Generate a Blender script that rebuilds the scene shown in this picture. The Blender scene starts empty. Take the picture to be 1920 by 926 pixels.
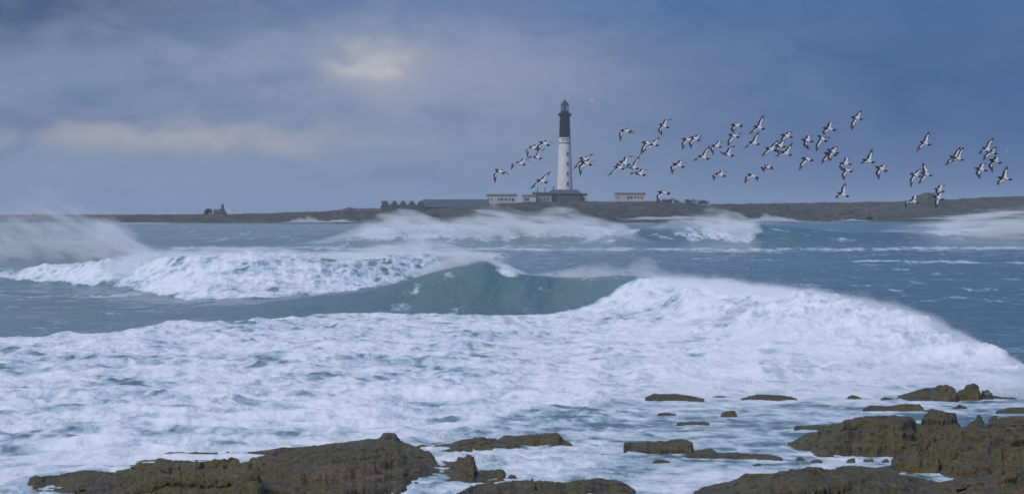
import bpy, bmesh, math, random
import numpy as np
from mathutils import Vector

R = math.radians
scene = bpy.context.scene
col = scene.collection
F = 5333.0            # focal length in photo pixels (100 mm on a 36 mm sensor, 1920 px wide)
HZ = 400.0            # photo row of the horizon
EYE = 5.0             # camera height over the sea, metres

# ------------------------------------------------------------------ camera
cam = bpy.data.cameras.new('camera')
cam.lens = 100.0; cam.sensor_width = 36.0; cam.sensor_fit = 'HORIZONTAL'
cam.shift_y = -(463.0 - HZ) / 1920.0
cam.clip_start = 0.5; cam.clip_end = 60000.0
cam.dof.use_dof = True; cam.dof.focus_distance = 78.0; cam.dof.aperture_fstop = 3.2
camo = bpy.data.objects.new('camera', cam); col.objects.link(camo)
camo.location = (0, 0, EYE); camo.rotation_euler = (R(90), 0, 0)
scene.camera = camo

# ------------------------------------------------------------------ exposure
scene.view_settings.view_transform = 'Standard'
scene.view_settings.look = 'None'
scene.view_settings.exposure = 0.6
scene.view_settings.gamma = 1.0
scene.view_settings.use_curve_mapping = False
scene.cycles.use_denoising = True
scene.cycles.max_bounces = 6
scene.cycles.volume_bounces = 3
scene.cycles.filter_width = 1.55

# ------------------------------------------------------------------ sun behind the cloud cover, high on the camera's side
SUN_EL, SUN_AZ = 52.0, 218.0        # azimuth clockwise from +Y (the view direction)
sl = bpy.data.lights.new('sun', 'SUN'); sl.energy = 1.5; sl.angle = R(25); sl.color = (0.915, 0.925, 1.0)
so = bpy.data.objects.new('sun', sl); col.objects.link(so)
sd = Vector((math.sin(R(SUN_AZ)) * math.cos(R(SUN_EL)), math.cos(R(SUN_AZ)) * math.cos(R(SUN_EL)), math.sin(R(SUN_EL))))
so.rotation_euler = sd.to_track_quat('Z', 'Y').to_euler()
so.location = sd * 200

# ------------------------------------------------------------------ node helpers
class NT:
    def __init__(self, tree): self.t = tree
    def n(self, typ, **kw):
        nd = self.t.nodes.new(typ)
        for k, v in kw.items(): setattr(nd, k, v)
        return nd
    def put(self, sock, v):
        if hasattr(v, 'node'): self.t.links.new(v, sock)
        elif isinstance(v, (tuple, list)):
            v = tuple(v)
            if sock.type == 'RGBA' and len(v) == 3: v = v + (1,)
            sock.default_value = v
        else: sock.default_value = v
    def m(self, op, a, b=0.0, c=0.0, clamp=False):
        nd = self.n('ShaderNodeMath', operation=op, use_clamp=clamp)
        for i, v in enumerate((a, b, c)): self.put(nd.inputs[i], v)
        return nd.outputs[0]
    def mix(self, f, a, b):
        nd = self.n('ShaderNodeMix', data_type='RGBA')
        self.put(nd.inputs[0], f); self.put(nd.inputs[6], a); self.put(nd.inputs[7], b)
        return nd.outputs[2]
    def step(self, v, lo, hi, a=0.0, b=1.0, smooth=True):
        nd = self.n('ShaderNodeMapRange', interpolation_type='SMOOTHSTEP' if smooth else 'LINEAR')
        for i, q in enumerate((v, lo, hi, a, b)): self.put(nd.inputs[i], q)
        return nd.outputs[0]
    def noise(self, vec, scale, detail=5, rough=0.55, dist=0.0):
        nd = self.n('ShaderNodeTexNoise')
        if vec is not None: self.t.links.new(vec, nd.inputs['Vector'])
        nd.inputs['Scale'].default_value = scale; nd.inputs['Detail'].default_value = detail
        nd.inputs['Roughness'].default_value = rough; nd.inputs['Distortion'].default_value = dist
        return nd.outputs['Fac']
    def scale(self, vec, s, off=(0, 0, 0)):
        nd = self.n('ShaderNodeMapping'); self.t.links.new(vec, nd.inputs[0])
        nd.inputs['Scale'].default_value = s; nd.inputs['Location'].default_value = off
        return nd.outputs[0]

def material(name):
    m = bpy.data.materials.new(name); m.use_nodes = True
    m.node_tree.nodes.clear()
    g = NT(m.node_tree)
    out = g.n('ShaderNodeOutputMaterial')
    return m, g, out

def srgb(r, g, b):
    return tuple(((c / 255.0 + 0.055) / 1.055) ** 2.4 if c > 10 else c / 255.0 / 12.92 for c in (r, g, b))

# ------------------------------------------------------------------ world: storm sky over a thin clear sky
world = bpy.data.worlds.new('World'); scene.world = world; world.use_nodes = True
world.node_tree.nodes.clear()
g = NT(world.node_tree)
wo = g.n('ShaderNodeOutputWorld'); bg = g.n('ShaderNodeBackground')
sky = g.n('ShaderNodeTexSky', sky_type='NISHITA', sun_disc=False)
sky.sun_elevation = R(SUN_EL); sky.sun_rotation = R(SUN_AZ); sky.air_density = 1.0; sky.dust_density = 2.0
tc = g.n('ShaderNodeTexCoord')
sep = g.n('ShaderNodeSeparateXYZ'); g.t.links.new(tc.outputs['Generated'], sep.inputs[0])
az = g.m('ARCTAN2', sep.outputs[0], sep.outputs[1])       # 0 = view direction, positive to the right
el = g.m('ARCSINE', sep.outputs[2])
dirv = tc.outputs['Generated']
cloud_big = g.noise(g.scale(dirv, (1, 1, 2.6)), 7.0, 5, 0.55, 0.6)
cloud_fine = g.noise(g.scale(dirv, (1, 1, 2.2)), 26.0, 6, 0.55, 0.8)
wob = g.m('MULTIPLY', g.m('SUBTRACT', g.noise(g.scale(dirv, (1, 1, 2.0)), 38.0, 4, 0.6), 0.5), 0.030)
azw = g.m('ADD', az, wob)
wob2 = g.m('MULTIPLY', g.m('SUBTRACT', g.noise(g.scale(dirv, (1, 1, 1.6), (3, 1, 2)), 30.0, 5, 0.6), 0.5), 0.022)
elw = g.m('ADD', el, wob2)
EX = 2 ** -0.6
def lin(r, gg, b): return tuple(c * EX for c in srgb(r, gg, b))
side = g.step(azw, -0.06, 0.17)
base = g.mix(side, lin(121, 142, 169), lin(42, 82, 138))
def blob(px, py, sx, sy, rot=0.0):
    a = g.m('DIVIDE', g.m('SUBTRACT', azw, (px - 960) / F), sx / F)
    e = g.m('DIVIDE', g.m('SUBTRACT', elw, (HZ - py) / F), sy / F)
    q = g.m('ADD', g.m('MULTIPLY', a, a), g.m('MULTIPLY', e, e))
    return g.m('EXPONENT', g.m('MULTIPLY', q, -1.0))
def amt(b, k, mod=None):
    v = g.m('MULTIPLY', b, k)
    if mod is not None: v = g.m('MULTIPLY', v, mod)
    return g.m('MINIMUM', v, 1.0)
fmod = g.step(cloud_fine, 0.32, 0.66, 0.35, 1.25)
c = base
c = g.mix(g.m('MULTIPLY', g.step(cloud_big, 0.42, 0.66), 0.4), c, lin(96, 119, 160))
c = g.mix(amt(blob(1060, -5, 680, 80), 0.92), c, lin(58, 99, 158))
c = g.mix(amt(blob(30, -15, 430, 90), 0.95), c, lin(32, 60, 98))
c = g.mix(amt(blob(850, 140, 270, 90), 0.8), c, lin(150, 155, 181))
c = g.mix(amt(blob(480, 120, 260, 60), 0.3, fmod), c, lin(135, 145, 176))
c = g.mix(amt(blob(300, 225, 420, 26), 0.5), c, lin(102, 119, 158))
c = g.mix(amt(blob(330, 264, 370, 28), 0.95, fmod), c, lin(178, 172, 175))
c = g.mix(amt(blob(695, 108, 70, 38), 1.0, fmod), c, lin(226, 216, 202))
c = g.mix(amt(blob(740, 175, 80, 75), 0.45, fmod), c, lin(160, 160, 182))
c = g.mix(amt(blob(500, 350, 640, 60), 0.5), c, lin(136, 152, 177))
c = g.mix(g.step(cloud_fine, 0.35, 0.62, 0.0, 0.28), c, g.mix(side, lin(150, 160, 182), lin(78, 106, 158)))
c = g.mix(g.step(g.noise(g.scale(dirv, (1, 1, 3.0), (2, 5, 1)), 17.0, 6, 0.6, 0.5), 0.48, 0.70, 0.0, 0.35), c, lin(68, 98, 140))
cover = g.step(cloud_fine, 0.16, 0.34, 0.90, 0.97)
skyc = g.n('ShaderNodeVectorMath', operation='SCALE'); g.t.links.new(sky.outputs[0], skyc.inputs[0]); skyc.inputs[3].default_value = 0.07
fin = g.mix(cover, skyc.outputs[0], c)
g.t.links.new(fin, bg.inputs[0]); bg.inputs[1].default_value = 1.0
g.t.links.new(bg.outputs[0], wo.inputs[0])

# ------------------------------------------------------------------ numpy noise
_rng = np.random.RandomState(7)
_perm = np.tile(_rng.permutation(1024), 3).astype(np.int64)
_g3 = _rng.normal(size=(1024, 3)); _g3 /= np.linalg.norm(_g3, axis=1)[:, None]
def perlin(x, y, z=None):
    x = np.asarray(x, float); y = np.asarray(y, float)
    z = np.zeros_like(x) if z is None else np.asarray(z, float)
    xi = np.floor(x).astype(np.int64); yi = np.floor(y).astype(np.int64); zi = np.floor(z).astype(np.int64)
    xf, yf, zf = x - xi, y - yi, z - zi
    f = lambda t: t * t * t * (t * (t * 6 - 15) + 10)
    u, v, w = f(xf), f(yf), f(zf)
    def cor(dx, dy, dz):
        h = _perm[_perm[_perm[(xi + dx) & 1023] + ((yi + dy) & 1023)] + ((zi + dz) & 1023)]
        gr = _g3[h]
        return gr[..., 0] * (xf - dx) + gr[..., 1] * (yf - dy) + gr[..., 2] * (zf - dz)
    def lz(dz):
        a = cor(0, 0, dz); a = a + u * (cor(1, 0, dz) - a)
        b = cor(0, 1, dz); b = b + u * (cor(1, 1, dz) - b)
        return a + v * (b - a)
    if not np.any(zf): return lz(0) * 1.5
    a = lz(0); return (a + w * (lz(1) - a)) * 1.5
def fbm(x, y, z=None, oct=4, gain=0.5, lac=2.03):
    s = 0; a = 1.0; t = 0
    for i in range(oct):
        s = s + a * perlin(x + 17.3 * i, y - 9.1 * i, None if z is None else z + 5.7 * i); t += a
        x = x * lac; y = y * lac; z = None if z is None else z * lac; a *= gain
    return s / t
def sstep(x, a, b):
    t = np.clip((x - a) / (b - a), 0, 1); return t * t * (3 - 2 * t)
def ipl(x, pts, k=1):
    p = np.array([q[0] for q in pts], float); v = np.array([q[k] for q in pts], float)
    return np.interp(x, p, v)
def sipl(x, pts, k=1):                    # smoother interpolation (catmull-rom on the control points)
    p = np.array([q[0] for q in pts], float); v = np.array([q[k] for q in pts], float)
    m = np.gradient(v, p); i = np.clip(np.searchsorted(p, x) - 1, 0, len(p) - 2)
    h = p[i + 1] - p[i]; t = np.clip((x - p[i]) / h, 0, 1)
    return ((2*t**3 - 3*t**2 + 1) * v[i] + (t**3 - 2*t**2 + t) * h * m[i] + (-2*t**3 + 3*t**2) * v[i+1] + (t**3 - t**2) * h * m[i+1])

# ------------------------------------------------------------------ mesh helpers
def tag(o, label=None, category=None, group=None, kind=None):
    if label: o['label'] = label
    if category: o['category'] = category
    if group: o['group'] = group
    if kind: o['kind'] = kind
    return o
def grid_object(name, P, mat, smooth=True, attrs=None):
    nr, nc = P.shape[:2]
    me = bpy.data.meshes.new(name)
    n = nr * nc
    idx = np.arange(n).reshape(nr, nc)
    q = np.stack([idx[:-1, :-1], idx[:-1, 1:], idx[1:, 1:], idx[1:, :-1]], -1).reshape(-1, 4)
    me.vertices.add(n); me.vertices.foreach_set('co', P.reshape(-1).astype(np.float32))
    me.loops.add(q.size); me.loops.foreach_set('vertex_index', q.reshape(-1).astype(np.int32))
    me.polygons.add(len(q)); me.polygons.foreach_set('loop_start', np.arange(0, q.size, 4, dtype=np.int32))
    me.polygons.foreach_set('use_smooth', np.full(len(q), smooth))
    for k, v in (attrs or {}).items():
        a = me.attributes.new(k, 'FLOAT', 'POINT'); a.data.foreach_set('value', v.reshape(-1).astype(np.float32))
    me.update(calc_edges=True)
    me.materials.append(mat)
    o = bpy.data.objects.new(name, me); col.objects.link(o)
    return o
def mesh_object(name, verts, faces, mats, parent=None, fmat=None, smooth=False, loc=None):
    me = bpy.data.meshes.new(name); me.from_pydata([tuple(v) for v in verts], [], [tuple(f) for f in faces])
    for m in (mats if isinstance(mats, (list, tuple)) else [mats]): me.materials.append(m)
    if fmat is not None: me.polygons.foreach_set('material_index', list(fmat))
    if smooth: me.polygons.foreach_set('use_smooth', [True] * len(me.polygons))
    me.update()
    o = bpy.data.objects.new(name, me); col.objects.link(o)
    if parent: o.parent = parent
    if loc: o.location = loc
    return o
def empty(name, loc, label, category, group=None, rz=0.0):
    o = bpy.data.objects.new(name, None); col.objects.link(o); o.location = loc; o.rotation_euler = (0, 0, rz)
    o.empty_display_size = 0.5
    return tag(o, label, category, group)
def box(name, x0, x1, y0, y1, z0, z1, mat, parent=None):
    v = [(x, y, z) for z in (z0, z1) for y in (y0, y1) for x in (x0, x1)]
    f = [(0, 2, 3, 1), (4, 5, 7, 6), (0, 1, 5, 4), (2, 6, 7, 3), (0, 4, 6, 2), (1, 3, 7, 5)]
    return mesh_object(name, v, f, mat, parent)
def lathe(name, prof, seg, mat, parent=None, smooth=True):
    v, f = [], []
    for r, z in prof:
        for i in range(seg):
            a = 2 * math.pi * i / seg; v.append((r * math.cos(a), r * math.sin(a), z))
    for k in range(len(prof) - 1):
        for i in range(seg):
            j = (i + 1) % seg
            f.append((k * seg + i, k * seg + j, (k + 1) * seg + j, (k + 1) * seg + i))
    f.append(tuple(reversed(range(seg)))); f.append(tuple(range((len(prof) - 1) * seg, len(prof) * seg)))
    o = mesh_object(name, v, f, mat, parent)
    if smooth:
        me = o.data
        me.polygons.foreach_set('use_smooth', [len(p.vertices) == 4 for p in me.polygons])
        try: me.set_sharp_from_angle(angle=R(35))
        except Exception: pass
    return o
def W(px, py, d): return Vector(((px - 960) / F * d, d, EYE - (py - HZ) / F * d))

# ================================================================== MATERIALS
def plain(name, colr, rough=0.8, var=0.12, scale=2.0, bump=0.0, spec=0.3, col2=None):
    m, g, out = material(name)
    b = g.n('ShaderNodeBsdfPrincipled')
    tc = g.n('ShaderNodeTexCoord'); n = g.noise(tc.outputs['Object'], scale, 6, 0.6)
    c2 = col2 or tuple(x * (1 - 2.2 * var) for x in colr)
    g.put(b.inputs['Base Color'], g.mix(g.step(n, 0.3, 0.7), c2, colr))
    b.inputs['Roughness'].default_value = rough; b.inputs['Specular IOR Level'].default_value = spec
    if bump:
        bp = g.n('ShaderNodeBump'); bp.inputs['Strength'].default_value = bump; bp.inputs['Distance'].default_value = 0.05
        g.t.links.new(n, bp.inputs['Height']); g.t.links.new(bp.outputs[0], b.inputs['Normal'])
    g.t.links.new(b.outputs[0], out.inputs[0]); return m

def sea_material():
    m, g, out = material('sea_water')
    tc = g.n('ShaderNodeTexCoord'); P = tc.outputs['Object']
    at = g.n('ShaderNodeAttribute', attribute_name='foam'); Fm = at.outputs['Fac']
    churn = g.n('ShaderNodeAttribute', attribute_name='churn').outputs['Fac']
    n1 = g.noise(g.scale(P, (0.42, 0.17, 0.5)), 1.0, 5, 0.58, 0.3)
    n2 = g.noise(g.scale(P, (2.4, 1.0, 2.4)), 1.0, 6, 0.6, 0.3)
    n3 = g.noise(g.scale(P, (0.14, 0.10, 0.2), (5, 2, 0)), 1.0, 3, 0.5)
    k = g.m('ADD', g.m('MULTIPLY', g.m('SUBTRACT', n1, 0.5), 2.1), g.m('MULTIPLY', g.m('SUBTRACT', n2, 0.5), 1.15))
    k = g.m('ADD', k, g.m('MULTIPLY', g.m('SUBTRACT', n3, 0.5), 1.2))
    dp = g.n('ShaderNodeVectorMath', operation='ADD'); nv = g.n('ShaderNodeTexNoise'); g.t.links.new(g.scale(P, (0.5, 0.25, 0.5)), nv.inputs['Vector']); nv.inputs['Scale'].default_value = 1.0; nv.inputs['Detail'].default_value = 3
    sv = g.n('ShaderNodeVectorMath', operation='SCALE'); g.t.links.new(nv.outputs['Color'], sv.inputs[0]); sv.inputs[3].default_value = 2.2
    g.t.links.new(g.scale(P, (0.95, 0.42, 0.9)), dp.inputs[0]); g.t.links.new(sv.outputs[0], dp.inputs[1])
    vo = g.n('ShaderNodeTexVoronoi', feature='DISTANCE_TO_EDGE'); g.t.links.new(dp.outputs[0], vo.inputs['Vector']); vo.inputs['Scale'].default_value = 1.0
    lace = g.step(vo.outputs['Distance'], 0.0, 0.30, 0.42, -0.30)
    k = g.m('ADD', k, g.m('MULTIPLY', lace, g.step(Fm, 0.30, 0.62, 0.0, 0.62)))
    st = g.noise(g.scale(P, (0.55, 0.45, 0.5), (1, 3, 0)), 1.0, 8, 0.68, 0.9)
    st2 = g.noise(g.scale(P, (0.20, 0.16, 0.5), (4, 3, 0)), 1.0, 4, 0.55, 0.2)
    ks = g.m('ADD', g.m('MULTIPLY', g.m('SUBTRACT', st, 0.5), 2.4), g.m('MULTIPLY', g.m('SUBTRACT', st2, 0.5), 1.4))
    ks = g.m('ADD', ks, g.m('ADD', g.m('MULTIPLY', lace, 0.35), g.m('MULTIPLY', g.m('SUBTRACT', n2, 0.5), 1.2)))
    km = g.n('ShaderNodeMix', data_type='FLOAT'); g.put(km.inputs[0], churn); g.put(km.inputs[2], k); g.put(km.inputs[3], ks); k = km.outputs[0]
    v = g.m('ADD', g.m('MULTIPLY', Fm, 1.5), k)
    fac = g.step(v, 0.50, 0.94)
    thick = g.step(g.m('ADD', v, g.m('MULTIPLY', g.m('SUBTRACT', g.noise(g.scale(P, (0.9, 0.50, 2.2), (2, 8, 1)), 1.0, 7, 0.60), 0.5), 0.9)), 0.60, 1.50, 0.0, 1.0)
    # bare water
    wat = g.n('ShaderNodeBsdfPrincipled')
    tint = g.noise(g.scale(P, (0.03, 0.02, 0.03)), 1.0, 3, 0.5)
    g.put(wat.inputs['Base Color'], g.mix(g.step(tint, 0.35, 0.65), (0.104, 0.172, 0.192), (0.120, 0.206, 0.214)))
    wat.inputs['Roughness'].default_value = 0.14; wat.inputs['IOR'].default_value = 1.33
    r1 = g.noise(g.scale(P, (0.9, 0.5, 0.9)), 1.0, 6, 0.6)
    r2 = g.noise(g.scale(P, (4.0, 2.0, 4.0)), 1.0, 5, 0.6)
    hb = g.m('ADD', g.m('MULTIPLY', r1, 1.0), g.m('MULTIPLY', r2, 0.22))
    bp = g.n('ShaderNodeBump'); bp.inputs['Strength'].default_value = 0.8; bp.inputs['Distance'].default_value = 0.27
    g.t.links.new(hb, bp.inputs['Height']); g.t.links.new(bp.outputs[0], wat.inputs['Normal'])
    # foam
    fo = g.n('ShaderNodeBsdfPrincipled')
    thin = (0.40, 0.52, 0.585); full = (0.78, 0.785, 0.83)
    g.put(fo.inputs['Base Color'], g.mix(thick, thin, full))
    fo.inputs['Roughness'].default_value = 0.9; fo.inputs['Specular IOR Level'].default_value = 0.15
    f1 = g.noise(g.scale(P, (1.3, 0.7, 1.6)), 1.0, 6, 0.58, 0.3)
    f2 = g.noise(g.scale(P, (7.0, 3.0, 7.0)), 1.0, 4, 0.6)
    fh = g.m('ADD', g.m('MULTIPLY', f1, 1.0), g.m('MULTIPLY', f2, 0.10))
    fh = g.m('ADD', fh, g.m('MULTIPLY', thick, 0.5))
    b2 = g.n('ShaderNodeBump'); b2.inputs['Strength'].default_value = 0.6; b2.inputs['Distance'].default_value = 0.22
    g.t.links.new(fh, b2.inputs['Height']); g.t.links.new(b2.outputs[0], fo.inputs['Normal'])
    mx = g.n('ShaderNodeMixShader'); g.t.links.new(fac, mx.inputs[0])
    g.t.links.new(wat.outputs[0], mx.inputs[1]); g.t.links.new(fo.outputs[0], mx.inputs[2])
    g.t.links.new(mx.outputs[0], out.inputs[0]); return m

def spray_material():
    m, g, out = material('spray_drops')
    d = g.n('ShaderNodeBsdfDiffuse'); d.inputs[0].default_value = (0.88, 0.90, 0.93, 1)
    t = g.n('ShaderNodeBsdfTranslucent'); t.inputs[0].default_value = (0.88, 0.90, 0.93, 1)
    mx = g.n('ShaderNodeMixShader'); mx.inputs[0].default_value = 0.45
    g.t.links.new(d.outputs[0], mx.inputs[1]); g.t.links.new(t.outputs[0], mx.inputs[2])
    g.t.links.new(mx.outputs[0], out.inputs[0]); return m

def rock_material():
    m, g, out = material('weed_covered_rock')
    tc = g.n('ShaderNodeTexCoord'); P = tc.outputs['Object']
    geo = g.n('ShaderNodeNewGeometry'); sn = g.n('ShaderNodeSeparateXYZ'); g.t.links.new(geo.outputs['Normal'], sn.inputs[0])
    sp = g.n('ShaderNodeSeparateXYZ'); g.t.links.new(geo.outputs['Position'], sp.inputs[0])
    b = g.n('ShaderNodeBsdfPrincipled')
    n1 = g.noise(P, 1.3, 6, 0.6); n2 = g.noise(P, 5.0, 7, 0.65); n3 = g.noise(P, 22.0, 5, 0.6); n4 = g.noise(g.scale(P, (1, 1, 1), (9, 4, 1)), 0.55, 4, 0.6)
    c = g.mix(g.step(n2, 0.35, 0.68), (0.056, 0.045, 0.028), (0.150, 0.116, 0.070))
    moss = g.m('MULTIPLY', g.step(sn.outputs[2], 0.05, 0.75), g.step(g.m('ADD', g.m('MULTIPLY', n1, 0.6), g.m('MULTIPLY', n2, 0.4)), 0.38, 0.58))
    c = g.mix(g.m('MULTIPLY', moss, 0.8), c, g.mix(g.step(n3, 0.3, 0.7), (0.070, 0.057, 0.012), (0.195, 0.150, 0.030)))
    c = g.mix(g.m('MULTIPLY', g.step(g.noise(g.scale(P, (1, 1, 1.5), (3, 7, 2)), 2.1, 6, 0.65), 0.52, 0.66), 0.6), c, (0.185, 0.152, 0.105))
    c = g.mix(g.m('MULTIPLY', g.step(n4, 0.63, 0.74), 0.5), c, g.mix(n2, (0.10, 0.052, 0.030), (0.19, 0.105, 0.062)))
    at = g.n('ShaderNodeAttribute', attribute_name='rust').outputs['Fac']
    c = g.mix(g.m('MULTIPLY', at, g.step(n2, 0.3, 0.5, 0.5, 1.0)), c, g.mix(g.step(n3, 0.3, 0.7), (0.135, 0.082, 0.048), (0.225, 0.145, 0.088)))
    n5 = g.noise(P, 48.0, 4, 0.6); n6 = g.noise(g.scale(P, (1, 1, 1), (2, 9, 5)), 11.0, 5, 0.65)
    c = g.mix(g.m('MULTIPLY', g.step(n5, 0.60, 0.68), 0.55), c, (0.30, 0.28, 0.24))
    c = g.mix(g.m('MULTIPLY', g.step(n6, 0.54, 0.64), 0.75), c, (0.026, 0.024, 0.018))
    g.put(b.inputs['Base Color'], c)
    g.put(b.inputs['Roughness'], g.step(n2, 0.3, 0.7, 0.30, 0.66)); b.inputs['Specular IOR Level'].default_value = 0.38
    hh = g.m('ADD', g.m('MULTIPLY', n2, 1.0), g.m('MULTIPLY', n3, 0.35))
    bp = g.n('ShaderNodeBump'); bp.inputs['Strength'].default_value = 1.0; bp.inputs['Distance'].default_value = 0.15
    g.t.links.new(hh, bp.inputs['Height']); g.t.links.new(bp.outputs[0], b.inputs['Normal'])
    g.t.links.new(b.outputs[0], out.inputs[0]); return m

def island_material():
    m, g, out = material('island_heath')
    tc = g.n('ShaderNodeTexCoord'); P = tc.outputs['Object']
    b = g.n('ShaderNodeBsdfPrincipled')
    sp = g.n('ShaderNodeSeparateXYZ'); g.t.links.new(P, sp.inputs[0])
    n1 = g.noise(g.scale(P, (0.05, 0.05, 0.5)), 1.0, 6, 0.65); n2 = g.noise(g.scale(P, (0.3, 0.3, 1.0)), 1.0, 6, 0.65)
    c = g.mix(g.step(n1, 0.38, 0.62), (0.036, 0.036, 0.028), (0.115, 0.092, 0.076))
    c = g.mix(g.step(n2, 0.45, 0.6), c, (0.135, 0.125, 0.095))
    c = g.mix(g.step(g.noise(g.scale(P, (0.12, 0.12, 0.9), (7, 3, 1)), 1.0, 5, 0.6), 0.52, 0.62), c, (0.028, 0.032, 0.024))
    shing = g.m('MULTIPLY', g.step(g.m('ADD', sp.outputs[2], g.m('MULTIPLY', n1, 2.0)), 2.4, 1.4), g.step(n2, 0.40, 0.6))
    c = g.mix(g.m('MULTIPLY', shing, 0.7), c, (0.15, 0.135, 0.125))
    g.put(b.inputs['Base Color'], c); b.inputs['Roughness'].default_value = 0.95; b.inputs['Specular IOR Level'].default_value = 0.1
    bp = g.n('ShaderNodeBump'); bp.inputs['Strength'].default_value = 0.8; bp.inputs['Distance'].default_value = 1.0
    g.t.links.new(n2, bp.inputs['Height']); g.t.links.new(bp.outputs[0], b.inputs['Normal'])
    g.t.links.new(b.outputs[0], out.inputs[0]); return m

M = {
    'sea': sea_material(), 'spray': spray_material(), 'rock': rock_material(), 'island': island_material(),
    'farrock': plain('far_lichen_rock', (0.085, 0.082, 0.066), 0.9, 0.2, 0.25, 0.6),
    'white': plain('white_render', (0.84, 0.80, 0.78), 0.85, 0.08, 0.4, 0.2),
    'black': plain('black_render', (0.006, 0.007, 0.010), 0.9, 0.15, 0.4, 0.2, 0.15),
    'band': plain('grey_band', (0.24, 0.20, 0.19), 0.85, 0.1, 0.5),
    'metal': plain('dark_metal', (0.025, 0.03, 0.035), 0.5, 0.1, 1.0),
    'slate': plain('slate_roof', (0.085, 0.095, 0.125), 0.7, 0.12, 0.5, 0.3),
    'stone': plain('dark_stone', (0.105, 0.098, 0.098), 0.9, 0.15, 0.4, 0.5),
    'cream': plain('cream_render', (0.62, 0.57, 0.53), 0.9, 0.08, 0.3, 0.2),
    'greyrend': plain('grey_render', (0.32, 0.31, 0.31), 0.9, 0.1, 0.3, 0.2),
    'pane': plain('window_dark', (0.05, 0.06, 0.075), 0.15, 0.1, 1.0, 0.0, 0.5),
    'shutter': plain('blue_shutter', (0.10, 0.14, 0.26), 0.6, 0.1, 1.0),
    'leaf': plain('dark_scrub', (0.045, 0.052, 0.035), 0.8, 0.2, 0.8),
    'wood': plain('scrub_stem', (0.07, 0.055, 0.04), 0.9, 0.1, 1.0),
    'bone': plain('pale_wall', (0.60, 0.60, 0.60), 0.8, 0.06, 0.5),
    'bblack': plain('plumage_black', (0.022, 0.022, 0.026), 0.7, 0.1, 20.0),
    'bgrey': plain('plumage_brown_black', (0.060, 0.058, 0.062), 0.7, 0.1, 20.0),
    'bwhite': plain('plumage_white', (0.56, 0.55, 0.56), 0.8, 0.04, 20.0),
    'bill': plain('bill_orange', (0.36, 0.11, 0.03), 0.5, 0.05, 20.0),
    'gullgrey': plain('plumage_gull_grey', (0.30, 0.30, 0.32), 0.8, 0.06, 20.0),
}
def glass_mat():
    m, g, out = material('lantern_glass')
    b = g.n('ShaderNodeBsdfPrincipled'); b.inputs['Base Color'].default_value = (0.75, 0.8, 0.85, 1)
    b.inputs['Transmission Weight'].default_value = 0.9; b.inputs['Roughness'].default_value = 0.05; b.inputs['IOR'].default_value = 1.05
    g.t.links.new(b.outputs[0], out.inputs[0]); return m
M['glass'] = glass_mat()

def dict_(*a, **k): return a, k
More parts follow.
